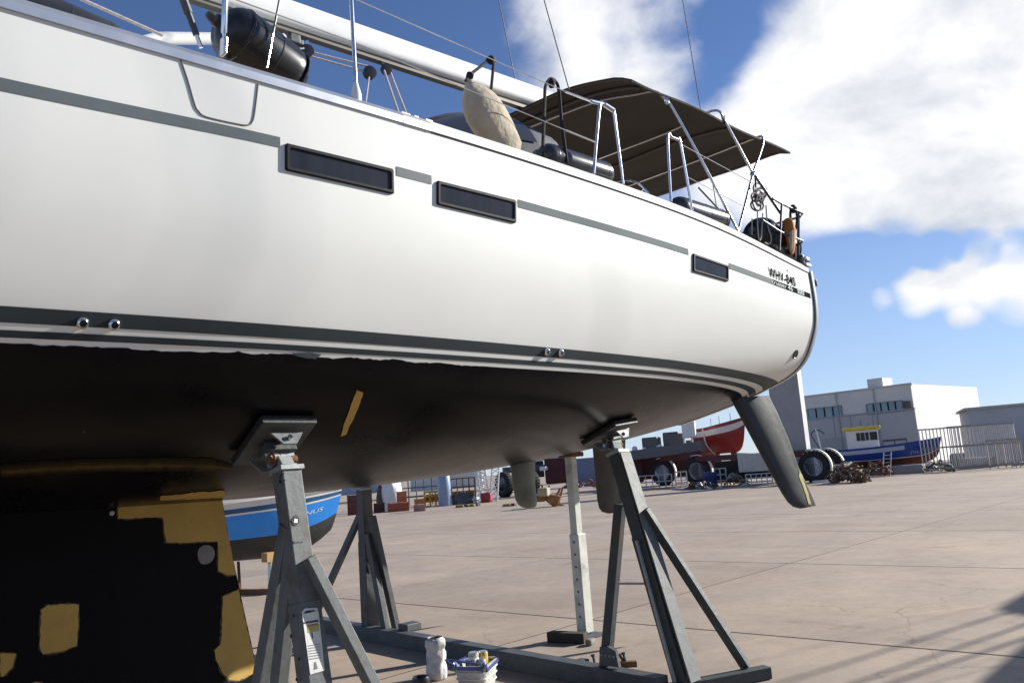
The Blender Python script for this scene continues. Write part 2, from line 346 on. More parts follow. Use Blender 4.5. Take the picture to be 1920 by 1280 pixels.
yacht = thing('sailing_yacht', 'large white sailing yacht propped up ashore with black underbody and brown bimini', 'yacht', (-6.5, 0, .1))
st = sorted(set(list(np.linspace(0, 9.6, 49)) + list(np.linspace(9.6, 13.6, 22)))); tt = list(np.linspace(0, 11, 45))
rows = []
for s in st:
    half = [hpt(s, t) for t in tt]
    rows.append([Vector((-s, -y, z)) for y, z in half[::-1]] + [Vector((-s, y, z)) for y, z in half[1:]])
hb = MB().grid(rows)
hull = hb.build('hull', WHITE, yacht, smooth='all')
HBVH = BVHTree.FromPolygons([tuple(p) for p in hb.v], hb.f)
def hit(px, py, off=0.0, bvh=None):
    r = ray(px, py).normalized(); p, n, i, d = (bvh or HBVH).ray_cast(CAM, r)
    if p is None: return None
    if n.dot(r) > 0: n = -n
    return p + n * off
def hit_s(px, py):
    p = hit(px, py); return -p.x, p.z
# transom panel with rim and gasket
half0 = [hpt(0, t) for t in tt]
ring = [(-y, z) for y, z in half0[::-1]] + [(y, z) for y, z in half0[1:]]
def ringpts(x, k): return [Vector((x, y * k, 2.95 + (z - 2.95) * k)) for y, z in ring]
tb = MB(); tb.grid([ringpts(.012, 1.0), ringpts(.016, 1.012), ringpts(.05, 1.014), ringpts(.07, 1.004), ringpts(.075, .985)])
c_ = Vector((.09, 0, 2.9)); ro = ringpts(.075, .985); o_ = len(tb.v); tb.v += ro + [c_]; tb.f += [(o_ + i, o_ + i + 1, o_ + len(ro)) for i in range(len(ro) - 1)] + [(o_ + len(ro) - 1, o_, o_ + len(ro))]
tb.build('transom', WHITE, yacht, smooth=35)
MB().tube(ringpts(.004, 1.003), .008, 6).build('transom_gasket', M('grey_gasket', (.10, .115, .11), .6), yacht, smooth=True)
# deck, coachroof
drows = []
for s in st: b_ = beam(s) - .01; z_ = sheer(s) + .012; drows.append([Vector((-s, -b_ + 2 * b_ * k / 10, z_ + .05 * (1 - (2 * k / 10 - 1) ** 2) * min(1, b_))) for k in range(11)])
MB().grid(drows).build('deck', M('deck_teak', (.30, .22, .14), .7, 0, .2, 8), yacht)
cr = []
for s, w, h in ((3.4, 1.15, .22), (4.0, 1.2, .36), (6, 1.25, .36), (8, 1.1, .30), (9.6, .75, .18), (10.4, .5, .03)):
    z0 = sheer(s) + .01; cr.append([Vector((-s, y * w, z0 + zz * h)) for y, zz in ((-1.08, -.1), (-1, .5), (-.88, .95), (-.4, 1.08), (0, 1.12), (.4, 1.08), (.88, .95), (1, .5), (1.08, -.1))])
MB().grid(cr).build('coachroof', WHITE, yacht, smooth=30)
# toe rail: forward alloy length with a coupling, white aft length
def rail(s0, s1, name, mat, prof, n=40):
    rr = []
    for s in np.linspace(s0, s1, n):
        b_ = beam(s); z_ = sheer(s); rr.append([Vector((-s, -(b_ + py_), z_ + pz)) for py_, pz in prof])
    o = MB().grid(rr, closed=True); k = len(prof); o.f.append(tuple(range(k))); o.f.append(tuple(range(len(o.v) - k, len(o.v)))); return o.build(name, mat, yacht, smooth=25)
PR = [(.012, -.012), (.014, .03), (.004, .045), (-.02, .068), (-.055, .068), (-.055, .0), (-.02, -.012)]
sj1 = hit_s(754, 230)[0]; sj2 = hit_s(808, 250)[0]
rail(sj1 + .004, 13.4, 'toe_rail', ALU, PR, 60); rail(sj2 + .004, sj1, 'rail_coupling', M('worn_aluminium', (.62, .62, .61), .45, .6, .15, 20), [(a * 1.15, b * 1.04) for a, b in PR], 6)
rail(.02, sj2, 'toe_rail', PAINT_W, PR, 40)
for sg in (1,):
    rr = []
    for s in np.linspace(.02, 13.4, 60): rr.append([Vector((-s, (beam(s) + a), sheer(s) + b)) for a, b in PR])
    MB().grid(rr, closed=True).build('toe_rail', ALU, yacht, smooth=25)
# dark line under the aft rail
MB().tube([surf(s, sheer(s) - .016, .002) for s in np.linspace(.03, sj2, 40)], .004, 5).build('rail_seam', M('seam_grey', (.12, .12, .12), .8), yacht)

# painted stripes and antifouling
def zshift(s): return -.058 * max(0, 1 - s / 2.9) ** 1.3
def strip(s0, s1, zt, zb, name, mat, off=.0025, n=60, m_=3, parent=None):
    rr = [[surf(s, zt(s) + (zb(s) - zt(s)) * k / m_, off) for k in range(m_ + 1)] for s in np.linspace(s0, s1, n)]
    return MB().grid(rr).build(name, mat, parent or yacht, smooth='all')
Z0 = 2.576
strip(.02, 13.0, lambda s: Z0 + zshift(s), lambda s: Z0 - .064 + zshift(s), 'boot_stripe', STRIPE, n=110)
strip(.02, 13.0, lambda s: Z0 - .093 + zshift(s), lambda s: Z0 - .122 + zshift(s), 'boot_stripe', STRIPE, n=110)
AF = bpy.data.materials.new('antifouling'); AF.use_nodes = True
def af_nodes():
    t = AF.node_tree; b = t.nodes['Principled BSDF']; n = t.nodes.new; geo = n('ShaderNodeNewGeometry')
    a = n('ShaderNodeTexNoise'); a.inputs['Scale'].default_value = 2.2; a.inputs['Detail'].default_value = 9; a.inputs['Roughness'].default_value = .68; t.links.new(geo.outputs['Position'], a.inputs['Vector'])
    r = n('ShaderNodeValToRGB'); r.color_ramp.elements[0].position = .35; r.color_ramp.elements[0].color = (.0026, .0026, .004, 1); r.color_ramp.elements[1].position = .75; r.color_ramp.elements[1].color = (.009, .008, .0085, 1)
    t.links.new(a.outputs['Fac'], r.inputs[0])
    s_ = n('ShaderNodeTexVoronoi'); s_.inputs['Scale'].default_value = 9; t.links.new(geo.outputs['Position'], s_.inputs['Vector'])
    r2 = n('ShaderNodeValToRGB'); r2.color_ramp.elements[0].position = .03; r2.color_ramp.elements[0].color = (.10, .10, .09, 1); r2.color_ramp.elements[1].position = .06; r2.color_ramp.elements[1].color = (0, 0, 0, 1)
    t.links.new(s_.outputs['Distance'], r2.inputs[0])
    a2 = n('ShaderNodeTexNoise'); a2.inputs['Scale'].default_value = 1.3; t.links.new(geo.outputs['Position'], a2.inputs['Vector'])
    mr = n('ShaderNodeMapRange'); mr.inputs[1].default_value = .58; mr.inputs[2].default_value = .66; t.links.new(a2.outputs['Fac'], mr.inputs[0])
    mx = n('ShaderNodeMix'); mx.data_type = 'RGBA'; mx.blend_type = 'ADD'; t.links.new(mr.outputs[0], mx.inputs[0]); t.links.new(r.outputs[0], mx.inputs[6]); t.links.new(r2.outputs[0], mx.inputs[7])
    t.links.new(mx.outputs[2], b.inputs['Base Color'])
    rr = n('ShaderNodeMapRange'); rr.inputs[3].default_value = .20; rr.inputs[4].default_value = .38; b.inputs['Specular IOR Level'].default_value = .09; t.links.new(a.outputs['Fac'], rr.inputs[0]); t.links.new(rr.outputs[0], b.inputs['Roughness'])
    bp = n('ShaderNodeBump'); bp.inputs['Strength'].default_value = .12; bp.inputs['Distance'].default_value = .01; t.links.new(a.outputs['Fac'], bp.inputs['Height']); t.links.new(bp.outputs[0], b.inputs['Normal'])
af_nodes()
rnd = random.Random(3)
_vn = [random.Random(41).uniform(-1, 1) for _ in range(1)] + [random.Random(41 + i).uniform(-1, 1) for i in range(700)]
def vnoise(x): i = int(x); f = x - i; f = f * f * (3 - 2 * f); return _vn[i] * (1 - f) + _vn[i + 1] * f
def af_edge(s):
    z = Z0 - .150 + zshift(s)
    if s > 4.9:
        k = min(1, (s - 4.9) / .6); z += k * (.004 * vnoise(s * 2.1) + .005 * vnoise(s * 13) + .004 * vnoise(s * 38 + 5)) + .003 * k
    return z
arows = []
for s in sorted(set(list(np.linspace(.01, 5, 40)) + list(np.linspace(5, 8.5, 160)) + list(np.linspace(8.5, 13.3, 40)))):
    te = t_of_z(s, af_edge(s)); half = []
    for k in range(26):
        t = te * k / 25; y, z = hpt(s, t); half.append((y, z))
    def offp(y, z, sg):
        return Vector((-s, sg * (y + .003), z - .003 * (1 - min(1, y / 2))))
    arows.append([offp(y, z, -1) for y, z in half[::-1]] + [offp(y, z, 1) for y, z in half[1:]])
MB().grid(arows).build('underbody', AF, yacht, smooth='all')

# upper stripe, ports
WS = np.array([0, 2.63, 4.82, 6.6, 7.9, 10, 13.6]); WZ = np.array([3.425, 3.517, 3.536, 3.531, 3.50, 3.52, 3.64])
def wz(s): return float(hermite(WS, WZ, s))
def sx(px, py): return hit_s(px, py)[0]
wth = .056
def wst(pa, pb, name='cove_stripe', mat=STRIPE_L, n=30): return strip(pa, pb, wz, lambda s: wz(s) - wth, name, mat, n=n)
MID = M('mid_grey_stripe', (.115, .14, .15), .6, 0, .1, 4, spec=.2)
wst(sx(525, 270), 13.0, mat=MID, n=60); wst(sx(809, 342), sx(743, 325), mat=MID, n=10); wst(sx(1291, 478), sx(971, 385)); sA = sx(1449, 533); wst(sA + .01, sx(1367, 505))
DKSTR = M('teal_black_stripe', (.022, .036, .034), .8, 0, .15, 6, spec=0)
wst(.06, sA, mat=DKSTR)
WF = M('port_frame_black', (.016, .017, .022), .6, 0, .15, 20, spec=.15)
def curtain():
    mt = bpy.data.materials.new('tinted_glass'); mt.use_nodes = True; t = mt.node_tree; b = t.nodes['Principled BSDF']
    w = t.nodes.new('ShaderNodeTexNoise'); w.inputs['Scale'].default_value = 7; w.inputs['Detail'].default_value = 3
    tcn = t.nodes.new('ShaderNodeTexCoord'); mpp = t.nodes.new('ShaderNodeMapping'); mpp.inputs['Scale'].default_value = (2.2, .1, .15); t.links.new(tcn.outputs['Object'], mpp.inputs[0]); t.links.new(mpp.outputs[0], w.inputs['Vector'])
    r = t.nodes.new('ShaderNodeValToRGB'); r.color_ramp.elements[0].color = (.020, .023, .03, 1); r.color_ramp.elements[1].color = (.045, .05, .062, 1); t.links.new(w.outputs['Fac'], r.inputs[0])
    t.links.new(r.outputs[0], b.inputs['Base Color']); b.inputs['Roughness'].default_value = .12; b.inputs['Specular IOR Level'].default_value = .12; return mt
GLASS = curtain()
def port(tl, tr, br, bl):
    q = [hit_s(*p) for p in (tl, tr, br, bl)]
    def P(u, v, off):
        a = [q[0][i] * (1 - u) + q[1][i] * u for i in (0, 1)]; b = [q[3][i] * (1 - u) + q[2][i] * u for i in (0, 1)]
        return surf(a[0] * (1 - v) + b[0] * v, a[1] * (1 - v) + b[1] * v, off)
    du = .024 / abs(q[0][0] - q[1][0]); dv = .024 / abs(q[0][1] - q[3][1])
    def loop(iu, iv, off, n=14):
        lo = []
        cu, cv = du * .35, dv * .35
        for k in range(n + 1): lo.append(P(iu + cu + (1 - 2 * iu - 2 * cu) * k / n, iv, off))
        lo.append(P(1 - iu, iv + cv, off)); lo.append(P(1 - iu, 1 - iv - cv, off))
        for k in range(n + 1): lo.append(P(1 - iu - cu - (1 - 2 * iu - 2 * cu) * k / n, 1 - iv, off))
        lo.append(P(iu, 1 - iv - cv, off)); lo.append(P(iu, iv + cv, off)); return lo
    o = MB().grid([loop(0, 0, .0), loop(0, 0, .010), loop(du * .25, dv * .25, .017), loop(du * .8, dv * .8, .017), loop(du, dv, .006), loop(du * 1.15, dv * 1.15, .005)], closed=True)
    f = o.build('port_window', WF, yacht, smooth=30)
    MB().grid([[P(du + (1 - 2 * du) * u / 12, dv + (1 - 2 * dv) * v / 4, .007) for u in range(13)] for v in range(5)]).build('pane', GLASS, f, smooth='all')
port((534, 269), (736, 318), (737, 365), (534, 320)); port((818, 339), (966, 376), (966, 419), (818, 384)); port((1298, 475), (1364, 498), (1364, 528), (1298, 509))

# locker seam in the topsides, through-hull fittings, stern outlet, dots
SEAM = M('locker_seam_grey', (.20, .20, .18), .8)  # grey groove line round the locker panel
def px_line(pts, name, r, mat, n=5, off=.002, par=None):
    q = [hit(p[0], p[1], off) for p in [(v.x, v.y) for v in smoothpts([(a, b, 0) for a, b in pts], n)]]
    return MB().tube([p for p in q if p], r, 5).build(name, mat, par or yacht, smooth=True)
px_line([(337, 108), (352, 152), (365, 197), (372, 209), (387, 220), (447, 233.5), (464, 235), (472, 230), (477, 213), (485, 148)], 'locker_seam', .0042, SEAM)
for p in ((154, 604.5), (213, 607.5), (1024, 659), (1050, 661)):
    c = hit(*p); n_ = (hit(*p, .1) - c).normalized(); big = p[0] < 500; r_ = .027 if big else .026
    f = MB().lathe([(r_, 0), (r_ * 1.05, .008), (r_ * .9, .02), (r_ * .62, .026), (r_ * .5, .02), (r_ * .45, .004)], c, n_, 24).build('through_hull', STEEL, yacht, smooth=35)
    MB().lathe([(r_ * .46, 0), (r_ * .46, .006)], c, n_, 16).build('bore', BLACKR, f)
c = hit(1491, 664); n_ = (hit(1491, 664, .1) - c).normalized()
MB().lathe([(.052, 0), (.052, .008), (.042, .012), (.035, .004)], c, n_, 24).build('stern_outlet', BLACKR, yacht, smooth=35)
c = hit(1476, 507.5); n_ = (hit(1476, 507.5, .1) - c).normalized(); MB().lathe([(.013, 0), (.013, .006)], c, n_, 12).build('vent_plug', BLACKR, yacht)

# lettering
def text_mesh(txt, size, shear=0.0, bold=.0, spacing=1.0):
    cu = bpy.data.curves.new('t', 'FONT'); cu.body = txt; cu.size = size; cu.shear = shear; cu.offset = bold; cu.space_character = spacing; cu.resolution_u = 3
    ob = bpy.data.objects.new('t', cu); COL.objects.link(ob); dg = bpy.context.evaluated_depsgraph_get(); me = bpy.data.meshes.new_from_object(ob.evaluated_get(dg)); bpy.data.objects.remove(ob)
    bm = bmesh.new(); bm.from_mesh(me); bmesh.ops.subdivide_edges(bm, edges=[e for e in bm.edges if e.calc_length() > size * .4], cuts=2)
    vs = [v.co.copy() for v in bm.verts]; fs = [[v.index for v in f.verts] for f in bm.faces]; bm.free(); return vs, fs
def fit_text(txt, w, h, **k):
    vs, fs = text_mesh(txt, 1.0, **k); x0 = min(v.x for v in vs); x1 = max(v.x for v in vs); y0 = min(v.y for v in vs); y1 = max(v.y for v in vs)
    return [((v.x - x0) / (x1 - x0) * w, (v.y - y0) / (y1 - y0) * h) for v in vs], fs
def hull_text(txt, a, b, hgt, name, mat, zfun, off=.006, **k):
    s0 = sx(*a); s1 = sx(*b); vs, fs = fit_text(txt, s0 - s1, hgt, **k)
    return MB().add([surf(s0 - u, zfun(s0 - u) + v, off) for u, v in vs], fs).build(name, mat, yacht)
LETTER = M('letter_grey', (.02, .02, .02), .8, spec=0)
hull_text('WHV-840', (1441, 514), (1491, 531), .105, 'registration_lettering', LETTER, lambda s: wz(s) + .012, spacing=1.12, bold=.022)
hull_text('cruiser 46', (1447, 536), (1486, 548), .048, 'model_lettering', PAINT_W, lambda s: wz(s) - .05, bold=-.005)
em = MB(); s0, s1 = sx(1495, 552), sx(1508, 557)
for i in range(4):
    for j in range(2):
        a = s0 + (s1 - s0) * (i + .12) / 4; b_ = s0 + (s1 - s0) * (i + .75) / 4; z0_ = -.049 + j * .024
        em.add([surf(a, wz(a) + z0_, .006), surf(b_, wz(b_) + z0_, .006), surf(b_, wz(b_) + z0_ + .016, .006), surf(a, wz(a) + z0_ + .016, .006)], [(0, 1, 2, 3)])
em.build('stripe_emblem', PAINT_W, yacht)
from mathutils.geometry import delaunay_2d_cdt
# ------------------------------------------------------------------ keel
def foil(u): return (2.969 * math.sqrt(max(u, 0)) - 1.26 * u - 3.516 * u**2 + 2.843 * u**3 - 1.015 * u**4) / 1.0
KT = [(1.735, -5.93, -7.78, .13), (1.40, -5.875, -7.74, .125), (1.0, -5.795, -7.70, .12), (.6, -5.71, -7.66, .115), (.40, -5.665, -7.64, .125), (.24, -5.63, -7.63, .14), (.12, -5.62, -7.62, .12)]
US = [0, .01, .03, .07, .13, .2, .3, .4, .5, .6, .7, .8, .9, .97, 1.0]
krows = []
for z, te, le, th in KT:
    a = [(le + (te - le) * u, -(th * foil(u) + (.006 if u > .9 else 0))) for u in US]
    krows.append([Vector((x, y, z)) for x, y in a] + [Vector((x, -y, z)) for x, y in a[::-1]])
kb = MB().grid(krows, closed=True); n_k = len(krows[0]); kb.f.append(tuple(range(n_k))); kb.f.append(tuple(range(len(kb.v) - n_k, len(kb.v))))
KEELM = M('keel_black', (.0035, .0035, .005), .7, 0, .35, 3, .1, coords='W', spec=.12)
keel = kb.build('keel', KEELM, yacht, smooth=40)
KBVH = BVHTree.FromPolygons([tuple(p) for p in kb.v], kb.f)
YEL = M('yellow_primer', (.44, .285, .065), .65, 0, .16, 4, .1, coords='W', dirt=(.13, .085, .03), dirt_amt=.12)
def drape(poly, name, mat, bvh, parent, off=.003, step=14, jag=0.0):
    """a thin coat whose outline is poly (photo pixels), laid on the surface it covers"""
    pp = []
    rj = random.Random(len(name) + int(poly[0][0]))
    for i, p in enumerate(poly):
        q = poly[(i + 1) % len(poly)]; n = max(1, int(math.hypot(q[0] - p[0], q[1] - p[1]) / 6))
        for k in range(n):
            t = k / n; pp.append((p[0] + (q[0] - p[0]) * t + rj.uniform(-jag, jag), p[1] + (q[1] - p[1]) * t + rj.uniform(-jag, jag)))
    cv, _, cf, _, _, _ = delaunay_2d_cdt([Vector(p) for p in pp], [], [list(range(len(pp)))], 1, 1e-5)
    bm = bmesh.new(); bv = [bm.verts.new((v.x, v.y, 0)) for v in cv]
    for f_ in cf:
        try: bm.faces.new([bv[i] for i in f_])
        except ValueError: pass
    xs = [p[0] for p in pp]; ys = [p[1] for p in pp]
    for ax, lo, hi in ((0, min(xs), max(xs)), (1, min(ys), max(ys))):
        v = lo + step
        while v < hi:
            co = (v, 0, 0) if ax == 0 else (0, v, 0); no = (1, 0, 0) if ax == 0 else (0, 1, 0)
            bmesh.ops.bisect_plane(bm, geom=bm.verts[:] + bm.edges[:] + bm.faces[:], plane_co=co, plane_no=no); v += step
    bad = []
    for v in bm.verts:
        h = None
        for dx in range(0, 24, 2):
            h = hit(v.co.x - dx, v.co.y + dx * .3, off, bvh)
            if h is not None: break
        if h is None: bad.append(v)
        else: v.co = h
    bmesh.ops.delete(bm, geom=bad, context='VERTS')
    bmesh.ops.recalc_face_normals(bm, faces=bm.faces)
    me = bpy.data.meshes.new(name); bm.to_mesh(me); bm.free(); return link(name, me, mat, parent, smooth='all')
def ck(pts): return [(x / 2.909, 840 + y / 2.909) for x, y in pts]
EDGE = M('sanded_edge', (.055, .038, .014), .7, 0, .5, 12, .1, coords='W')
_drape = drape
def drape(poly, name, mat, bvh, parent, off=.003, step=14, jag=0.0):
    if name == 'primer_patch' and parent.name.startswith('keel'):      # a thin sanded rim round the bare patch
        cx = sum(p[0] for p in poly) / len(poly); cy = sum(p[1] for p in poly) / len(poly); ar = sum(poly[i][0] * poly[(i + 1) % len(poly)][1] - poly[(i + 1) % len(poly)][0] * poly[i][1] for i in range(len(poly)))
        ex = []
        for i, p in enumerate(poly):
            a, b = poly[i - 1], poly[(i + 1) % len(poly)]; tx, ty = b[0] - a[0], b[1] - a[1]; l = math.hypot(tx, ty); sg = 1 if ar > 0 else -1; ex.append((p[0] + sg * ty / l * 2.6, p[1] - sg * tx / l * 2.6))
        _drape(ex, 'sanded_edge', EDGE, bvh, parent, off * .5, step, 1.5)
    return _drape(poly, name, mat, bvh, parent, off, step, jag * 1.8)
# bare primer showing through on the keel (outline follows the photo)
drape(ck([(640, 310), (900, 292), (1216, 276), (1228, 330), (1240, 420), (1268, 560), (1288, 690), (1240, 690), (1190, 670), (1190, 560), (1186, 508), (1080, 508), (1000, 516), (905, 512), (895, 440), (886, 376), (800, 374), (720, 382), (645, 382)]), 'primer_patch', YEL, KBVH, keel, jag=.5)
drape(ck([(1216, 810), (1296, 768), (1330, 900), (1360, 1040), (1395, 1180), (1405, 1215), (1300, 1268), (1250, 1265), (1205, 1215), (1180, 1150), (1172, 1100), (1205, 1070), (1210, 960)]), 'primer_patch', YEL, KBVH, keel, jag=.7)
drape(ck([(225, 880), (260, 855), (330, 850), (425, 850), (428, 950), (415, 1075), (340, 1105), (235, 1122), (218, 1090), (220, 980)]), 'primer_patch', YEL, KBVH, keel, jag=.6)
drape(ck([(2, 1115), (86, 1118), (70, 1190), (20, 1240), (2, 1245)]), 'primer_patch', YEL, KBVH, keel, jag=.6)
drape(ck([(170, 1281), (195, 1275), (225, 1279), (260, 1300), (180, 1310)]), 'primer_patch', YEL, KBVH, keel, jag=.5)
c = hit(385, 1039, .002, KBVH); MB().lathe([(.066, 0), (.066, .004), (.058, .006)], c, (0, -1, 0), 28).build('anode', M('dull_zinc', (.20, .20, .205), .7, .2, .15, 20), keel, smooth=30)
c = hit(209.5, 961.5, .002, KBVH); MB().lathe([(.016, 0), (.016, .004), (.012, .008)], c, (0, -1, 0), 14).build('anode', M('pale_filler', (.42, .40, .36), .7), keel)
# primer and a painted tan reflection on the hull
drape([(668, 729), (680, 734), (672, 760), (656, 795), (648, 812), (638, 817), (643, 797), (656, 762)], 'primer_patch', YEL, HBVH, yacht, .0075, 8, .4)
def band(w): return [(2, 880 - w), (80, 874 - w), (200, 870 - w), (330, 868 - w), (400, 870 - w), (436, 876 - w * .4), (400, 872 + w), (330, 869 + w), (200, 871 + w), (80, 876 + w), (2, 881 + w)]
for w_, c_, o_ in ((12, (.012, .009, .005), .0055), (8, (.028, .019, .008), .0075), (4.5, (.05, .034, .013), .0095), (2, (.075, .052, .019), .0115)): drape(band(w_), 'primer_smear', M('tan_reflection_%d' % int(w_), c_, .6, 0, .5, 2.0, coords='W', spec=.1), HBVH, yacht, o_, 16, .9)  # soft tan reflection painted on the underbody as nested strips
drape([(300, 928), (360, 921), (421, 917), (421, 930), (300, 936)], 'primer_patch', YEL, HBVH, yacht, .0075, 12, .6)
drape([(545, 661), (585, 660), (601, 664), (590, 672), (560, 668)], 'filler_patch', M('grey_filler', (.055, .07, .07), .6), HBVH, yacht, .0075, 10, .5)

# ------------------------------------------------------------------ rudders, saildrive
RUDM = M('rudder_grey', (.028, .033, .035), .42, 0, .4, 3, .08, dirt=(.075, .08, .075), dirt_amt=.25, coords='W')
def rudder(sg):
    top = Vector((-.46, sg * 1.02, 2.36)); bot = Vector((-.06, sg * 1.36, 1.11)); rows = []
    tw = Vector((1, -.42, .06)).normalized()
    spec_ = [(0, .52, 0), (.15, .51, 0), (.4, .47, 0), (.65, .40, 0), (.85, .37, .005), (.93, .345, .02), (.975, .30, .055), (1.0, .22, .13)]
    d = (bot - top).normalized(); nrm = d.cross(tw).normalized()
    for k, ch, ins in spec_:
        le = top + (bot - top) * k + tw * ins; up = [le + tw * (ch * u) + nrm * (.048 * ch / .5 * foil(u) * 1.15 + (.003 if u > .9 else 0)) for u in US]; dn = [le + tw * (ch * u) - nrm * (.048 * ch / .5 * foil(u) * 1.15 + (.003 if u > .9 else 0)) for u in US]
        rows.append(up + dn[::-1])
    b = MB().grid(rows, closed=True); n_ = len(rows[0]); b.f.append(tuple(range(n_))); b.f.append(tuple(range(len(b.v) - n_, len(b.v))))
    o = b.build('rudder', RUDM, yacht, smooth=45)
    MB().tube([top + tw * .16 + Vector((0, 0, .1)), top + tw * .16 - d * -.02], .045, 14).build('rudder_stock', DARKSTEEL, o, smooth=True)
    return o, BVHTree.FromPolygons([tuple(p) for p in b.v], b.f)
rp, RB = rudder(-1); rs, _ = rudder(1)
drape([(1499, 880), (1505, 892), (1511, 912), (1517, 932), (1520.5, 946), (1516, 945), (1511, 927), (1503, 905), (1497, 893)], 'primer_patch', M('yellow_green_primer', (.50, .45, .12), .6, 0, .2, 6), RB, rp, .003, 8, .4)
SDM = M('saildrive_grey', (.17, .18, .15), .55, 0, .25, 6, .08, dirt=(.10, .10, .07), dirt_amt=.2, coords='W')
sdv = MB(); rows = []
for z, xc, w, th in ((1.88, -2.80, .36, .09), (1.80, -2.80, .31, .085), (1.6, -2.80, .285, .07), (1.48, -2.79, .27, .07), (1.43, -2.775, .24, .065), (1.40, -2.755, .19, .05), (1.385, -2.74, .12, .03)):
    rows.append([Vector((xc + math.cos(t) * w / 2, math.sin(t) * th, z)) for t in np.linspace(0, 2 * math.pi, 20, endpoint=False)])
b = sdv.grid(rows, closed=True); b.f.append(tuple(range(20))); b.f.append(tuple(range(len(b.v) - 20, len(b.v))))
sdo = b.build('saildrive_leg', SDM, yacht, smooth=50)

# ------------------------------------------------------------------ mast, boom, vang, rigging
def ellbar(p, q, w, h, name, mat, par, n=18, e=.75):
    p = Vector(p); q = Vector(q); d, sd_, u = frame(q - p); rows = []
    for c in (p, q): rows.append([c + sd_ * (math.copysign(abs(math.cos(t)) ** e, math.cos(t)) * w / 2) + u * (math.copysign(abs(math.sin(t)) ** e, math.sin(t)) * h / 2) for t in np.linspace(0, 2 * math.pi, n, endpoint=False)])
    b = MB().grid(rows, closed=True); b.f.append(tuple(range(n))); b.f.append(tuple(range(n, 2 * n))); return b.build(name, mat, par, smooth=50)
MB().tube([(-7.95, 0, 3.9), (-7.95, 0, 12), (-7.9, 0, 20.5)], [.12, .12, .08], 16).build('mast', PAINT_W, yacht, smooth=True)
BT0, BT1 = on_y(527, 0, 0), on_y(1020, 170, 0); BB0, BB1 = on_y(500, 41, 0), on_y(992, 202, 0)
def boom_pt(x, k):
    a = BT0.z + (BT1.z - BT0.z) * (x - BT0.x) / (BT1.x - BT0.x); b_ = BB0.z + (BB1.z - BB0.z) * (x - BB0.x) / (BB1.x - BB0.x); return Vector((x, 0, b_ + (a - b_) * k))
hb_ = (boom_pt(-4, 1) - boom_pt(-4, 0)).z
boom = ellbar(boom_pt(-7.8, .5), boom_pt(-1.75, .5), .17, hb_ * .96, 'boom', PAINT_W, yacht, 22, .55)
MB().bar(boom_pt(-7.7, -.06), boom_pt(-1.85, -.06), .07, .05).build('boom_track', M('boom_groove', (.16, .15, .13), .6, .3), boom)
vp = on_y(543, 75, 0); vl = on_y(300, 72, 0)
MB().tube([Vector((-7.8, 0, 4.25)), vl, on_y(532, 74, 0)], .048, 14).build('boom_vang', PAINT_W, yacht, smooth=True)
MB().box(on_y(551, 73, 0), (.10, .06, .09)).box(on_y(560, 80, 0), (.07, .05, .05)).build('vang_bracket', DARKSTEEL, boom, bevel=.01)
def block(px, py, y, r, nm='sheet_block', par=None):
    c = on_y(px, py, y); b = MB().lathe([(r * .55, -r * .45), (r, -r * .4), (r, -r * .12), (r * .8, 0), (r, r * .12), (r, r * .4), (r * .55, r * .45)], c, (.25, 1, 0), 18); return b.build(nm, BLACKR, par or boom, smooth=35), c
b1, c1 = block(576, 96, 0, .055); b2, c2 = block(693, 137, -.1, .06); b3, c3 = block(724, 131, -.1, .05)
MB().bar(boom_pt(c1.x, -.05), c1, .02, .03).build('shackle', STEEL, boom); MB().bar(boom_pt(c3.x, -.05), c3, .02, .03).build('shackle', STEEL, boom)
SHEET = M('sheet_rope', (.50, .45, .44), .85, 0, .3, 70, .5)
def rope(pts, r, mat, name, par, sm_=6, n=6): return MB().tube(smoothpts(pts, sm_) if sm_ else pts, r, n).build(name, mat, par, smooth=True)
rope([on_y(528, 97, -.02), on_y(570, 91, -.02)], .008, SHEET, 'mainsheet', yacht, 0); rope([on_y(530, 92, .02), on_y(570, 88, .02)], .008, SHEET, 'mainsheet', yacht, 0)
rope([c1, c2 + Vector((0, 0, .06))], .009, SHEET, 'mainsheet', yacht, 0); rope([c1 + Vector((0, 0, -.04)), c2], .009, SHEET, 'mainsheet', yacht, 0)
rope([c3 + Vector((-.03, 0, 0)), on_y(752, 226, -.3)], .011, SHEET, 'mainsheet', yacht, 0); rope([c3 + Vector((.04, 0, 0)), on_y(768, 230, -.3)], .011, SHEET, 'mainsheet', yacht, 0)
rope([c2, on_y(684, 205, -.2)], .01, SHEET, 'mainsheet', yacht, 0)
rope([on_y(150, -2, -.6), on_y(305, 67, -.6)], .011, SHEET, 'genoa_sheet', yacht, 0)
# shrouds at the chainplates (port)
def stay(pts, r, mat, name): return MB().tube(pts, r, 8).build(name, mat, yacht, smooth=True)
def yb(px): return -(beam(max(.1, sx(px, 250) if px > 800 else sx(px, 160))) - .07)
q0 = on_y(377, 90, -1.75); q1 = on_y(344, 0, -1.75); d_ = (q1 - q0).normalized()
stay([q0, q0 + d_ * .10], .012, STEEL, 'chainplate_pin'); stay([q0 + d_ * .07, q0 + d_ * .19], .018, DARKSTEEL, 'turnbuckle'); stay([q0 + d_ * .19, q0 + d_ * .42], .024, M('worn_cover', (.10, .10, .10), .6, 0, .5, 40), 'turnbuckle'); stay([q0 + d_ * .42, q0 + d_ * 3], .006, STEEL, 'shroud')
q0 = on_y(419, 97, -1.98); q1 = on_y(422, 0, -1.98); d_ = (q1 - q0).normalized()
MB().bar(q0 - d_ * .02, q0 + d_ * .08, .055, .02, Vector((1, 0, 0))).build('chainplate_fork', STEEL, yacht, bevel=.006)
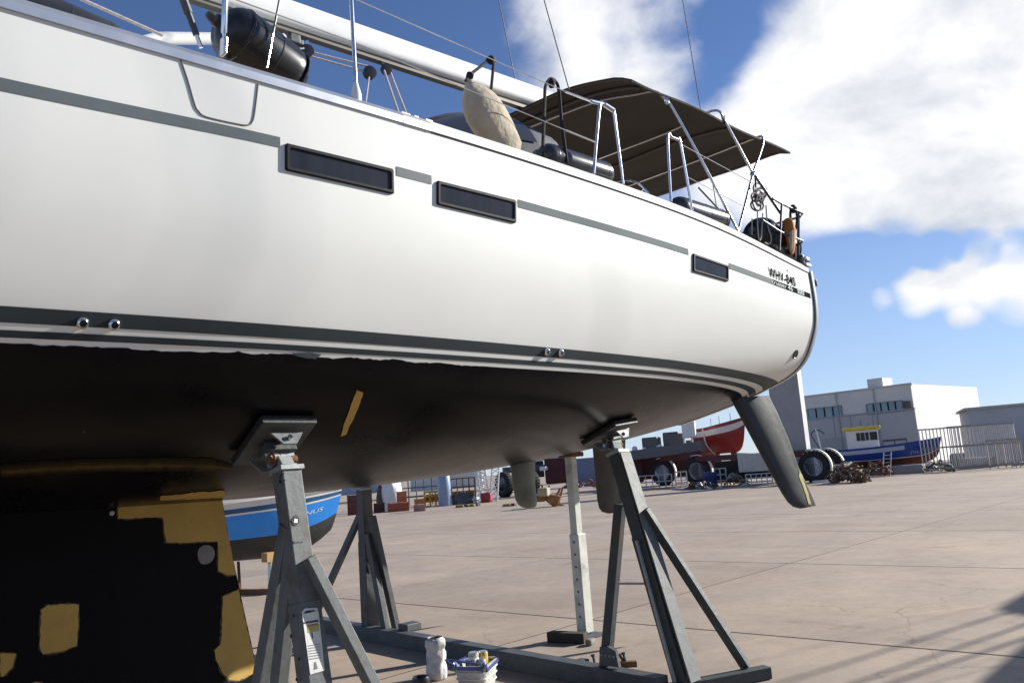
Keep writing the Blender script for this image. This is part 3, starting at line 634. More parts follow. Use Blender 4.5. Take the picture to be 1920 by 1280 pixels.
stay([q0 + d_ * .06, q0 + d_ * .10, q0 + d_ * .11, q0 + d_ * .40], [.010, .010, .017, .017], STEEL, 'turnbuckle'); stay([q0 + d_ * .4, q0 + d_ * 4], .007, STEEL, 'shroud')
q0 = on_y(500, 127, -1.9); q1 = on_y(512, 62, -1.9); q2 = on_y(524, 0, -1.9); stay([q0, q1], .0065, STEEL, 'shroud'); stay([q1, q2, q2 + (q2 - q1) * 6], .007, M('wire_cover', (.14, .14, .14), .5), 'shroud')
# standing wires seen beyond the bimini
for a, b_, y in (((1020, 0), (1067, 168), -1.2), ((1280, 0), (1374, 220), -1.0), ((935, 0), (966, 150), .2)):
    A, B = on_y(*a, y), on_y(*b_, y)
    if b_[0] == 1374: B = Vector((.0, -.9, 3.75)); A = on_y(*a, -.55); A = A + (A - B) * .9
    else: A = A + (A - B) * 1.0
    stay([B, A], .0055, M('wire_dark', (.10, .10, .11), .4, .6), 'backstay' if b_[0] == 1374 else 'topping_wire')

# ------------------------------------------------------------------ stanchions, lifelines, gates, pushpit
def yr(px, py):
    p = hit(px, py + 40); return -(beam(max(.05, -p.x)) - .05)
sb = on_y(668, 178, yr(668, 190)); st_top = sb + Vector((.01, .02, .64))
s1 = MB().tube([sb + Vector((0, 0, -.05)), st_top], .0125, 10).build('stanchion', STEEL, yacht, smooth=True)
MB().lathe([(.03, -.06), (.03, 0), (.018, .05), (.014, .07)], sb, (0, 0, 1), 14).build('stanchion_base', PAINT_W, s1, smooth=40)
def gate(pts, name='gate_rail', r=.0125): return MB().tube(pts, r, 10).build(name, STEEL, yacht, smooth=True)
def P_(px, py, y): return on_y(px, py, y)
ga = yr(1112, 322); g1 = [P_(1113, 326, ga), P_(1124, 202, ga), P_(1130, 195, ga), P_(1140, 198, ga), P_(1148, 206, ga), P_(1152, 218, ga), P_(1168, 345, ga)]
gate(smoothpts(g1, 4)); gate([P_(1108, 190, ga) , P_(1130, 195, ga)], 'gate_fitting', .016); gate([P_(1133, 196, ga), P_(1150, 207, ga)], 'gate_fitting', .021)
gc = yr(1257, 375); g2 = [P_(1258, 378, gc), P_(1252, 259, gc), P_(1260, 258, gc), P_(1270, 262, gc), P_(1276, 270, gc), P_(1298, 395, gc)]
gate(smoothpts(g2, 4))
for p in ((757, 217, .07), (777, 223, .04), (801, 230, .06)): MB().box(on_y(p[0], p[1], yr(p[0], p[1])), (p[2], .04, .035)).build('track_fitting', ALU, yacht, bevel=.006)
WIRE = M('lifeline_wire', (.62, .62, .64), .3, .8)
def line(pts, name='lifeline', r=.0035, mat=WIRE): return MB().tube(pts, r, 6).build(name, mat, yacht, smooth=True)
lt = g1[1] + Vector((0, 0, -.02)); line([st_top + Vector((-2.0, .03, .0)), st_top + Vector((0, 0, -.02)), P_(1060, 172, ga)]); line([P_(1060, 172, ga), P_(1108, 190, ga)], 'lifeline_toggle', .009, STEEL)
ml = sb + Vector((.005, .01, .33)); line([ml + Vector((-2.0, .03, 0)), ml, P_(1062, 245, ga)]); line([P_(1062, 245, ga), P_(1117, 267, ga)], 'lifeline_toggle', .009, STEEL)
line([P_(1276, 270, gc), P_(1415, 345, yr(1400, 440))]); line([P_(1285, 330, gc), P_(1400, 390, yr(1400, 440))], r=.003)
# pushpit: rails and posts round the port quarter
PP = M('pushpit_tube', (.10, .105, .115), .35, .6, .1, 10)
yp = -(beam(.3) - .06)
def pit(pts, nm='pushpit_rail', r=.0125, sm_=0): return MB().tube(smoothpts(pts, sm_) if sm_ else pts, r, 10).build(nm, PP, yacht, smooth=True)
T0 = P_(1448, 372, yp - .03); T1 = P_(1466, 382, yp); T2 = on_x(1510, 404, .02); T3 = T2 + Vector((.0, 1.5, .0)); 
pit([T0, T1, T2 + Vector((-.06, .0, .01)), T2 + Vector((0, .06, 0)), T3])
Lm0 = P_(1430, 413, yp); Lm1 = on_x(1510, 455, .02); pit([Lm0, P_(1462, 434, yp), Lm1 + Vector((-.06, 0, .01)), Lm1 + Vector((0, .06, 0)), Lm1 + Vector((0, 1.5, .02))])
pit([P_(1466, 380, yp), P_(1461, 470, yp)], 'pushpit_post'); e0 = on_x(1497, 395, -.0); pit([e0, on_x(1497, 492, -.0)], 'pushpit_post', .016)
pit([P_(1416, 330, yp + .1), P_(1464, 400, yp + .05)], 'bimini_brace', .016)
MB().box(on_x(1506, 488, .01), (.10, .12, .05)).box(on_x(1502, 483, .0), (.05, .06, .06)).build('stern_light', DARKSTEEL, yacht, bevel=.01)
MB().box(on_x(1528, 531, .09), (.035, .05, .075)).build('stern_fitting', DARKSTEEL, yacht, bevel=.012)
MB().lathe([(.012, 0), (.012, .06), (.03, .065), (.03, .08), (.012, .085)], on_x(1508, 497, -.1), (0, 0, 1), 12).box(on_x(1513, 497, -.02), (.12, .05, .03)).build('cleat', M('cleat_grey', (.25, .26, .27), .35, .8), yacht)

# ------------------------------------------------------------------ bimini
XF, XA, YE = -2.46, .78, 1.5
def bz(x, y):
    f = max(0, min(1, (.35 - x) / 2.4)); k = abs(y) / YE
    return 5.415 + .215 * f * (1 - k * k) - .05 * max(0, k - .9) / .1 + .022 * math.sin(x * 3.8 + .6) * (1 - .6 * k) + .008 * math.sin(y * 5 + x * 3)
rows = [[Vector((x + (.06 * (1 - abs(y) / YE) if x > .7 else 0), y, bz(x, y))) for y in np.linspace(-YE, YE, 31)] for x in np.linspace(XF, XA, 34)]
CANV = M('brown_canvas', (.036, .029, .025), .85, 0, .18, 3, .25, 90)
bim = MB().grid(rows).build('bimini_canopy', CANV, yacht, smooth='all')
so_ = bim.modifiers.new('thick', 'SOLIDIFY'); so_.thickness = .012; so_.offset = 1
# seams, hem
def bline(x0, y0, x1, y1, nm, r, mat, dz=-.018, n=24): return MB().tube([Vector((x0 + (x1 - x0) * k / n, y0 + (y1 - y0) * k / n, bz(x0 + (x1 - x0) * k / n, y0 + (y1 - y0) * k / n) + dz)) for k in range(n + 1)], r, 8).build(nm, mat, bim, smooth=True)
HEM = M('canvas_hem', (.11, .085, .06), .85, 0, .2, 20)
bline(XF + .02, -YE, XF + .02, YE, 'hem', .011, HEM, -.004); bline(XA - .02, -YE, XA - .02, YE, 'hem', .013, HEM, -.004); bline(XF, -YE + .01, XA, -YE + .01, 'hem', .012, CANV, -.004); bline(XF, YE - .01, XA, YE - .01, 'hem', .012, CANV, -.004)
BOW = M('bow_tube', (.55, .56, .58), .22, 1, .08, 10); BOWD = M('sleeved_bow', (.09, .075, .065), .7)
for xx in (-2.2, -.55): bline(xx, -1.42, xx, 1.42, 'bow_sleeve', .018, BOWD, -.016)
piv = P_(1384, 434, -1.86)
bend1 = P_(1250, 190, -1.5); bend2 = P_(1357, 222, -1.5); bend3 = P_(1430, 260, -1.5)
def under(x, y): return Vector((x, y, bz(x, y) - .03))
def bowleg(pts, nm): return MB().tube(smoothpts(pts, 5), .0135, 10).build(nm, BOW, bim, smooth=True)
bowleg([under(-2.1, .3), under(-2.06, -.7), under(-2.0, -1.2), P_(1228, 172, -1.43), bend1, P_(1262, 205, -1.53), P_(1320, 310, -1.7), piv], 'bow')
joint = P_(1412, 326, -1.62)
bowleg([under(-.9, .6), under(-.88, -.8), P_(1335, 208, -1.42), bend2, P_(1362, 232, -1.51), P_(1388, 280, -1.57), joint], 'bow')
bowleg([under(.12, .6), under(.11, -.8), P_(1418, 258, -1.44), bend3, P_(1430, 272, -1.52), P_(1421, 300, -1.58), joint, P_(1398, 380, -1.74), piv], 'bow')
MB().lathe([(.02, -.03), (.028, 0), (.02, .03)], bend1, (bend1 - piv), 12).build('bow_clamp', STEEL, bim, smooth=True); MB().lathe([(.02, -.03), (.026, 0), (.02, .03)], bend2, (bend2 - joint), 12).build('bow_clamp', STEEL, bim, smooth=True)
MB().lathe([(.02, -.05), (.03, -.02), (.03, .03), (.02, .06)], joint, (joint - piv), 12).build('bow_clamp', STEEL, bim, smooth=True)
bowleg([under(.62, -1.46), under(.6, -1.0), under(.55, -.2)], 'bow') if False else None
# starboard legs, for the structure of the frame
for xx, x2 in ((-2.0, -1.57), (.1, -1.57)): MB().tube([Vector((xx, 1.48, bz(xx, 1.48) - .04)), Vector((-1.57, 1.88, 3.9))], .0135, 8).build('bow', BOW, bim, smooth=True)
MB().tube(smoothpts([P_(1262, 345, .2), P_(1300, 318, .2), P_(1350, 308, .2), P_(1400, 310, .2)], 5), .012, 8).build('bow', BOWD, bim, smooth=True)
MB().tube([P_(1310, 352, -.4), P_(1357, 402, -.4)], .013, 8).build('aft_strut', DARKSTEEL, bim, smooth=True)

# sprayhood forward of the cockpit
sp = []
for x, w, h in ((-4.75, 1.05, .40), (-4.45, 1.15, .82), (-4.0, 1.2, 1.05), (-3.5, 1.22, 1.14), (-3.15, 1.22, 1.12)):
    z0 = 3.98; sp.append([Vector((x, math.cos(t) * w, z0 + (h * math.sin(t) ** .55 if math.sin(t) > 0 else 0))) for t in np.linspace(math.pi, 0, 21)])
spo = MB().grid(sp).build('sprayhood', M('sprayhood_canvas', (.045, .05, .065), .8, 0, .2, 4, .2, 60), yacht, smooth='all'); so2 = spo.modifiers.new('thick', 'SOLIDIFY'); so2.thickness = .008
MB().grid([[sp[k][j] + Vector((-.01, -.012, .01)) for j in (2, 3, 4, 5)] for k in (1, 2, 3)]).build('sprayhood_window', M('clear_vinyl', (.035, .04, .055), .3, 0, .2, 4, spec=.2), spo, smooth='all')
wh = on_y(985, 265, -1.0)
for sg in (-1, 1): MB().lathe([(.07, 0), (.075, .02), (.05, .05), (.045, .09), (.065, .12), (.065, .15), (.02, .16)], (-3.2, sg * 1.35, 3.98), (0, 0, 1), 16).build('winch', STEEL, yacht, smooth=35)
for sg in (-1, 1):
    wt = [Vector((-1.9, sg * .8 + .42 * math.cos(t), 4.25 + .42 * math.sin(t))) for t in np.linspace(0, 2 * math.pi, 28, endpoint=False)]
    w_ = MB().tube(wt, .014, 8, closed=True)
    for k in range(5): t = 2 * math.pi * k / 5; w_.tube([(-1.9, sg * .8, 4.25), (-1.9, sg * .8 + .42 * math.cos(t), 4.25 + .42 * math.sin(t))], .008, 6)
    w_.build('steering_wheel', STEEL, yacht, smooth=True); MB().box((-2.05, sg * .8, 4.05), (.22, .3, .75), taper=.8).build('binnacle', PAINT_W, yacht, bevel=.03)
for sg in (-1, 1): MB().box((-1.8, sg * 1.25, 3.96), (3.4, .32, .26)).build('cockpit_coaming', WHITE, yacht, bevel=.05)

# ------------------------------------------------------------------ fenders and loose gear on deck
FB = M('fender_black', (.014, .015, .018), .28, 0, .2, 4)
FG = M('fender_grey', (.035, .038, .045), .25, 0, .2, 4)
def fender(p, q, r, mat, label, band=True, strap=None):
    p = Vector(p); q = Vector(q); d = (q - p).normalized(); Ln = (q - p).length
    t = thing('fender', label, 'fender', (p + q) / 2, 'boat fenders along the port side deck')
    pr = [(r * .12, -r * .15), (r * .22, -r * .1)] + [(r * math.sin(a), r * (1 - math.cos(a)) * .9) for a in np.linspace(.25, math.pi / 2, 7)] + [(r, Ln - r * .9)] + [(r * math.cos(a), Ln - r * .9 + r * .9 * math.sin(a)) for a in np.linspace(.2, 1.35, 7)] + [(r * .12, Ln + r * .1)]
    MB().lathe(pr, p, d, 28).build('body', mat, t, smooth=50)
    for k in ((.08, .2, .55, .86) if band else (.1, .9)): MB().lathe([(r * 1.0, -.006), (r * 1.02, 0), (r * 1.0, .006)], p + d * (Ln * k + (r * .5 if k < .1 else 0)), d, 28).build('rib', mat, t, smooth=True)
    MB().lathe([(.018, -.05), (.03, -.03), (.034, 0)], p - d * r * .1, d, 12).build('eye', DARKSTEEL, t, smooth=True)
    return t
fender(on_y(408, 40, -1.76), on_y(565, 158, -1.66), .165, FB, 'big black fender with a ribbed grey end beside the shrouds')
fender(on_y(-20, -22, -1.75), on_y(152, 26, -1.75) + Vector((.2, 0, -.1)), .085, FG, 'shiny fender on the foredeck ahead of the shrouds')
fender(on_y(1012, 290, -1.80), on_y(1142, 330, -1.80), .105, FG, 'glossy grey fender lying at the foot of the first gate rail')
fender(on_y(1262, 388, -1.72), on_y(1358, 417, -1.72), .115, FG, 'glossy grey fender lying aft of the second gate rail')
ft = on_y(1392, 432, -1.6)
fender(on_y(1412, 432, -1.62), on_y(1480, 478, -1.57), .20, FB, 'fat black fender under the coiled rope at the stern')
# beige covered fender hanging from the lifeline
fc = M('beige_fender_cover', (.46, .40, .30), .95, 0, .22, 7, .9, 14, dirt=(.17, .15, .12), dirt_amt=.3)
def ax(px, py): return on_y(px, py, -1.93)
bt = thing('fender', 'stained beige cloth-covered fender hung from the lifeline', 'fender', ax(930, 230), 'boat fenders along the port side deck')
rows = []
for (l, r_) in (((874, 150), (884, 152)), ((874, 157), (890, 156)), ((872, 168), (903, 163)), ((871, 185), (917, 173)), ((873, 205), (930, 188)), ((880, 225), (943, 210)), ((893, 245), (955, 232)), ((908, 268), (965, 252)), ((926, 290), (973, 270)), ((943, 305), (971, 292))):
    a = ax(*l); b_ = ax(*r_); c_ = (a + b_) / 2; h = (b_ - a) / 2; n_ = Vector((0, -1, 0)); rows.append([c_ + h * math.cos(t) * (1 + .035 * math.sin(5 * t + l[1] * .05) + .02 * math.sin(9 * t + l[1] * .03) + max(0, (190 - l[1]) / 40) * .07 * math.sin(11 * t)) + n_ * h.length * .6 * math.sin(t) for t in np.linspace(0, 2 * math.pi, 26, endpoint=False)])
b_ = MB().grid(rows, closed=True); b_.f.append(tuple(range(26))); b_.f.append(tuple(range(len(b_.v) - 26, len(b_.v)))); b_.build('cover', fc, bt, smooth=60)
MB().tube(smoothpts([rows[k][24] + Vector((0, -.004, 0)) for k in range(2, 9)], 3), .004, 5).build('seam', M('cover_seam', (.38, .33, .26), .9), bt, smooth=True)
rope([ax(873, 152), ax(881, 141), ax(900, 126), ax(920, 111), ax(926, 113), ax(925, 125), ax(920, 175), ax(913, 220), ax(907, 252)], .011, ROPE_B, 'lanyard', bt, 5, 8)
MB().lathe([(.02, -.03), (.034, 0), (.02, .035)], ax(920, 113), (1, 0, .3), 10).build('knot', ROPE_B, bt, smooth=True); MB().lathe([(.014, -.03), (.03, 0), (.016, .03)], ax(881, 142), (1, 0, .8), 10).build('knot', ROPE_B, bt, smooth=True)
def lx(px, py): return on_y(px, py, -1.9)
lo = MB().tube(smoothpts([lx(1018, 275), lx(1021, 190), lx(1023, 162), lx(1032, 148), lx(1043, 155), lx(1048, 172), lx(1053, 230), lx(1063, 305)], 6), .013, 8); lo.lathe([(.02, -.04), (.034, 0), (.02, .03)], lx(1034, 155), (0, 0, 1), 10)
solo(lo, 'rope_loop', ROPE_B, 'thick black rope looped over the lifeline above a grey fender', 'rope', lx(1040, 230), smooth=True)
lo = MB().tube(smoothpts([on_x(1480, 478, -.15), on_x(1483, 430, -.15), on_x(1482, 398, -.15), on_x(1488, 391, -.15), on_x(1494, 402, -.15), on_x(1493, 425, -.15), on_x(1487, 440, -.15), on_x(1489, 482, -.15)], 6), .014, 8); lo.lathe([(.02, -.05), (.045, 0), (.02, .04)], on_x(1487, 391, -.15), (0, 0, 1), 10)
solo(lo, 'rope_loop', ROPE_B, 'black rope knotted to the corner of the stern rail', 'rope', on_x(1487, 440, -.15), smooth=True)
# coiled rope hung from the bimini frame
ct = thing('coiled_rope', 'grey coiled rope hanging from the bimini frame at the stern', 'rope', on_y(1420, 370, -1.55))
rc = random.Random(5); ROPE_G = M('grey_rope', (.16, .15, .14), .9, 0, .35, 60, .5)
for k in range(9):
    cx, cy = 1421 + rc.uniform(-5, 7), 362 + k * 3.6 - 6; rx, ry = 9 + rc.uniform(-3, 3), 10 + rc.uniform(-4, 4); tl = rc.uniform(-.6, .6)
    MB().tube([on_y(cx + rx * math.cos(t) + tl * ry * math.sin(t) * .5, cy + ry * math.sin(t), -1.56 - .02 * math.sin(t + k)) for t in np.linspace(0, 2 * math.pi, 22, endpoint=False)],   .0095, 6, closed=True).build('coil', ROPE_G, ct, smooth=True)
for pts in ([(1420, 395), (1421, 430), (1424, 450), (1428, 440), (1430, 400)], [(1436, 385), (1439, 420), (1446, 445), (1443, 457), (1434, 455)], [(1410, 410), (1410, 440)]):
    MB().tube(smoothpts([on_y(a, b_, -1.78) for a, b_ in pts], 6), .0075, 6).build('tail', ROPE_W, ct, smooth=True)
MB().tube([on_y(1416, 332, -1.58), on_y(1417, 352, -1.57)], .01, 6).build('hanger', ROPE_B, ct)
# orange lifebuoy in its holder
hb2 = [on_x(1478 + 7 * math.cos(t), 424 + 27 * math.sin(t) + (6 if math.sin(t) > 0 else 0), -.28) for t in np.linspace(-2.6, 2.6, 22)]
lb = thing('horseshoe_lifebuoy', 'faded orange horseshoe lifebuoy in a holder on the stern rail', 'lifebuoy', on_x(1478, 440, -.28))
ob = [on_x(a, b_, -.3) for a, b_ in ((1465, 420), (1469, 410), (1478, 406), (1486, 411), (1489, 428), (1488, 462), (1484, 477), (1478, 468), (1471, 444), (1466, 430))]
MB().prism(ob, (.11, .03, 0)).build('float', M('faded_orange', (.42, .16, .035), .8, 0, .25, 9), lb, bevel=.03)
MB().prism([on_x(a, b_, -.31) for a, b_ in ((1476, 436), (1487, 430), (1486, 466), (1482, 472))], (.05, .02, 0)).build('strap', M('pale_strap', (.52, .42, .34), .8), lb, bevel=.01)
# ------------------------------------------------------------------ boat stands under the yacht
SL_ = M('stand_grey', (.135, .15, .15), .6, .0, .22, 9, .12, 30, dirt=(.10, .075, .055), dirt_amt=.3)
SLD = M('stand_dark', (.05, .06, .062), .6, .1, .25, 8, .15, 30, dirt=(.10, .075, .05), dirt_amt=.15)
def to_ground(a, b, z=0.0): a = Vector(a); b = Vector(b); return a + (b - a) * ((z - a.z) / (b.z - a.z))
def pad(t, c, nrm, along, L_, W_):
    n, a = nrm.normalized(), along.normalized(); s_ = n.cross(a).normalized(); a = s_.cross(n)
    def bx(cc, l, w, h): 
        vs = []
        for k in (-1, 1):
            for x, y in ((-1, -1), (1, -1), (1, 1), (-1, 1)): vs.append(cc + a * (x * l / 2) + s_ * (y * w / 2) + n * (k * h / 2))
        return vs
    F = [(3, 2, 1, 0), (4, 5, 6, 7), (0, 1, 5, 4), (1, 2, 6, 5), (2, 3, 7, 6), (3, 0, 4, 7)]
    o = MB().add(bx(c - n * .020, L_, W_, .032), F).build('pad', M('pad_carpet', (.018, .02, .022), .95, 0, .4, 40, .8, 200), t, bevel=.008)
    MB().add(bx(c - n * .044, L_ * .97, W_ * .97, .014), F).build('pad_plate', SLD, t)
    MB().add(bx(c - n * .095, L_ * .55, .10, .05), F).build('pad_bracket', SLD, t, bevel=.004)
    for k in (-1, 1):
        e = c - n * .10 + s_ * (k * W_ * .33); MB().add([e + a * x + n * y for x, y in ((-.10, .03), (.10, .03), (.04, -.045), (-.04, -.045))] + [e + a * x + n * y + s_ * .012 for x, y in ((-.10, .03), (.10, .03), (.04, -.045), (-.04, -.045))], F).build('pad_lug', SL_, t)
        MB().lathe([(.014, -.02), (.014, .03)], e + n * -.01, s_, 10).build('bolt', STEEL, t)
    return c - n * .12
def holes(t, a, b, face, off, n=9, r=.011, rowd=None, sp=.03):
    o = MB()
    for k in range(n):
        p = a + (b - a) * ((k + .5) / n) + face * off + (rowd or Vector()) * ((-1) ** k * sp); o.lathe([(r, 0), (r, .002)], p, face, 10)
    return o.build('bolt_holes', BLACKR, t, kind='stuff')
XN, YN = Vector((-1, 0, 0)), Vector((0, -1, 0))
def stand(label, hull_pt, hull_n, top, base, inner, brace, foot, w=.125, mat=SL_, extra=(), light=True):
    t = thing('boat_stand', label, 'boat stand', (base.x, base.y, 0), 'steel boat stands under the yacht')
    head = pad(t, hull_pt, hull_n, Vector((1, 0, 0)), .34, .42)
    d = (top - base).normalized(); mid = base + (top - base) * .62
    p1 = MB().bar(base, mid, w * .95, w * 1.15, Vector((1, 0, 0)), w, w).build('lower_post', mat, t, bevel=.006)
    p2_ = MB().bar(mid - d * .02, top, w * .93, w * .93, Vector((1, 0, 0))).build('upper_post', mat, t, bevel=.006)
    MB().bar(top - d * .012, top + d * .012, w * 1.12, w * 1.12, Vector((1, 0, 0))).build('collar', GALV, t)
    MB().bar(top, top + (head - top) * .55, w * .62, w * .62, Vector((1, 0, 0))).build('inner_tube', GALV, t, bevel=.004)
    j = top + (head - top) * .5
    for k in (-1, 1): MB().bar(j + Vector((k * .045, 0, -.03)), head + Vector((k * .045, 0, .02)), .012, .085, Vector((1, 0, 0))).build('yoke', GALV, t)
    MB().lathe([(.022, -.09), (.022, .09)], j + (head - j) * .25, (1, 0, 0), 14).build('pin', RUST, t, smooth=True)
    MB().tube([j + (head - j) * .25 + Vector((-.06, -.035 * math.cos(a), .035 * math.sin(a))) for a in np.linspace(0, 2 * math.pi, 14, endpoint=False)], .008, 6, closed=True).build('pin_ring', RUST, t, smooth=True)
    for nm, lst, ww in (('leg', inner, .085), ('brace', brace, .075)):
        for a, b in lst: MB().bar(a, b, ww, ww * .75, Vector((1, 0, 0))).build(nm, mat, t, bevel=.004)
    for a, b in foot: MB().bar(a, b, .10, .09).build('foot', mat, t, bevel=.006)
    holes(t, base + d * .1, mid, XN, w * .66, 10, .009, Vector((0, 1, 0)), .026); None
    return t, p1, p2_
Rt, Rb = on_x(1165, 848, -3.2) + Vector((.0, .04, 0)), Vector((-3.23, -1.96, .08))
hp = hit(1140, 803); hn = (hit(1140, 803, -.1) - hp).normalized()
ri = on_x(1163, 945, -3.2); rbk = on_x(1208, 955, -3.2)
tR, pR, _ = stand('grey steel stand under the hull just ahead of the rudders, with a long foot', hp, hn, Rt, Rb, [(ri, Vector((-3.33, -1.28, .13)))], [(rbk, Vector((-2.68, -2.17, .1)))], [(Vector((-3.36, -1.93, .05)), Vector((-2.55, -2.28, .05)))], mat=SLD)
MB().bar(Rb + Vector((-.095, .02, .02)), Rb + (Rt - Rb) * .6 + Vector((-.085, .0, 0)), .02, .02).build('edge_angle', GALV, tR)
MB().bar(Rb + Vector((.0, -.098, .02)), Rt + Vector((.0, -.078, 0)), .012, .13, Vector((1, 0, 0))).build('face_plate', SL_, tR)
MB().bar(on_x(1160, 1093, -3.27), on_x(1215, 1093, -3.22), .02, .018).build('rung', GALV, tR)
# near stand, cut by the lower edge of the picture
Lt = on_y(537, 880, -1.68); Lm = on_y(590, 1280, -1.90); Lb = to_ground(Lt, Lm, .02)
hp = hit(512, 818); hn = (hit(512, 818, -.1) - hp).normalized()
def gnd(a, b): return to_ground(a, b, .04)
i1, i2 = on_y(552, 1010, -1.78), on_y(523, 1280, -1.62); k1, k2 = on_y(540, 985, -1.74), on_y(488, 1280, -1.42); b1_, b2_ = on_y(578, 1045, -1.86), on_y(697, 1280, -2.02)
tL, pL, uL = stand('grey steel stand beside the keel, with a white instruction sticker', hp, hn, Lt, Lb, [(i1, gnd(i1, i2)), (k1, gnd(k1, k2))], [(b1_, gnd(b1_, b2_))], [(gnd(k1, k2) + Vector((0, .2, -.02)), Lb + Vector((0, -.3, .02)))], mat=SL_)
def bvh_of(o):
    me = o.data; return BVHTree.FromPolygons([tuple(v.co) for v in me.vertices], [tuple(p.vertices) for p in me.polygons])
LB = bvh_of(pL); LU = bvh_of(uL)
stk = drape([(565, 1146), (571, 1140), (594, 1139), (597, 1150), (608, 1256), (581, 1264), (571, 1190)], 'sticker', M('sticker_white', (.72, .72, .68), .5, 0, .12, 30), LB, tL, .004, 20)
def deco(poly, nm, col, off=.006): return drape(poly, nm, M('print_' + nm, col, .6), LB, stk, off, 20)
deco([(568, 1148), (575, 1144), (589, 1143), (591, 1145), (583, 1147), (572, 1150)], 'print_arrow', (.03, .03, .03)); deco([(567.5, 1166), (595.5, 1161), (596, 1165), (568, 1169)], 'print_band', (.05, .055, .06))
deco([(576, 1174), (596.5, 1171), (597, 1182), (577, 1185)], 'print_logo', (.42, .45, .10)); deco([(576, 1170.5), (595.5, 1167.5), (596, 1171), (576, 1174)], 'print_red', (.38, .16, .10)); deco([(583, 1185), (585, 1185), (586, 1196), (584, 1196)], 'print_stem', (.06, .12, .04))
for k in range(6): y_ = 1208 + k * 5; deco([(576 + k * .5, y_ + 1.2), (599 + k * .5, y_ - 2), (599 + k * .5, y_ - .6), (576 + k * .5, y_ + 2.6)], 'print_line', (.25, .25, .25))
deco([(589, 1240), (591, 1240), (595, 1253), (588, 1254)], 'print_mark', (.2, .2, .2))
drape([(553, 965), (559, 968), (561, 977), (556, 985), (549, 984), (546, 975)], 'diamond_mark', M('marker_black', (.015, .015, .015), .6), LU, tL, .004, 20); drape([(551, 972), (557, 973), (557, 980), (550, 980)], 'diamond_centre', PAINT_W, LU, tL, .006, 20)
for poly in ([(526, 889), (532, 886), (533, 888), (528, 891), (527, 896), (525, 896)], [(524, 900), (527, 897), (528, 903), (534, 899), (535, 901), (527, 906), (524, 905)]): drape(poly, 'marker_letter', M('marker_black', (0, 0, 0)), LU, tL, .004, 20)
# starboard stand across the hull
Ft, Fb = on_x(682, 915, -3.1), Vector((-3.0, 2.42, .1)); hp = Vector((-3.1, hpt(3.1, t_of_z(3.1, 2.33))[0], 2.33)); hn = Vector((0, -.62, .78))
f1 = on_x(697, 967, -3.1); f2 = on_x(690, 1000, -3.1); f3 = on_x(689, 1049, -3.1); f4 = on_x(678, 960, -3.1)
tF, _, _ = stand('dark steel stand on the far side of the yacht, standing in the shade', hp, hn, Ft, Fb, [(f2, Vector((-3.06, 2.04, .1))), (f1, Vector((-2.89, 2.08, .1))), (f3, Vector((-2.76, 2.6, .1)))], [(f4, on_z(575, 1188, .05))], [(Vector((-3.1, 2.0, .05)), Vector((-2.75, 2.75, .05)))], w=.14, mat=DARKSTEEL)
# cross beam joining the aft pair of stands
bm0, bm1 = Vector((-3.40, -1.88, .075)), Vector((-2.92, 4.2, .075))
cb_ = thing('cradle_beam', 'long dark steel beam lying across under the stern between two stands', 'steel beam', (-3.2, 0, 0))
MB().bar(bm0, bm1, .14, .15).build('beam', DARKSTEEL, cb_, bevel=.006)
q_ = bm0 + (bm1 - bm0) * .10 + Vector((-.02, 0, .09)); MB().prism([q_ + Vector((0, y, z)) for y, z in ((-.18, 0), (-.16, .12), (-.08, .15), (.0, .14), (.02, .0))], (.03, 0, 0)).build('toothed_plate', DARKSTEEL, cb_)
for k in range(4): MB().lathe([(.012, 0), (.008, .012)], q_ + Vector((-.001, -.14 + k * .04, .08)), (-1, 0, 0), 8).build('bolt', GALV, cb_)
q_ = bm0 + (bm1 - bm0) * .93; MB().box(q_ + Vector((-.02, -2.05, .1)), (.2, .16, .08)).build('bracket', DARKSTEEL, cb_, bevel=.01)
# adjuster bar beside the inner leg
ab = thing('beam_clamp', 'small dark clamp bar with bolts beside the cross beam', 'clamp', on_z(1140, 1250, 0))
a0, a1 = on_z(1090, 1250, .045), on_z(1194, 1243, .045); MB().bar(a0, a1, .06, .05).build('bar', RUST, ab, bevel=.006); MB().box(a0 + Vector((0, 0, .01)), (.12, .10, .11)).build('block', DARKSTEEL, ab, bevel=.01)
for k in (.25, .55, .8): MB().lathe([(.012, 0), (.012, .06), (.02, .062), (.02, .08)], a0 + (a1 - a0) * k + Vector((0, 0, .02)), (.1, .3, 1), 8).build('bolt', DARKSTEEL, ab)
MB().tube([a0 + (a1 - a0) * .78, a0 + (a1 - a0) * .70 + Vector((0, 0, .09))], .012, 8).build('lever', RUST, ab)
# pale telescopic prop
pr_ = thing('hull_prop', 'pale telescopic steel post propping the hull on its centreline', 'prop', (-1.92, .13, 0))
PRM = M('pale_prop_paint', (.60, .61, .55), .5, .05, .15, 8, .1, 30, dirt=(.28, .28, .22), dirt_amt=.2)
px0 = Vector((-1.92, .13, 0)); zt_ = on_y(1092, 1002, .13).z; zh = hpt(1.95, 0)[1]
MB().box(px0 + Vector((0, 0, .02)), (.26, .26, .03)).build('base_plate', DARKSTEEL, pr_)
MB().box(px0 + Vector((0, 0, .035 + zt_ / 2)), (.125, .125, zt_ - .03)).build('outer_tube', PRM, pr_, bevel=.006)
MB().box(px0 + Vector((-.005, .005, (zt_ + zh) / 2)), (.09, .09, zh - zt_ - .02)).build('inner_tube', PRM, pr_, bevel=.005)
MB().box(px0 + Vector((0, 0, zh - .025)), (.2, .2, .05)).build('head_pad', RUST, pr_, bevel=.01)
holes(pr_, px0 + Vector((0, 0, .15)), px0 + Vector((0, 0, zt_)), XN, .0635, 7, .012)
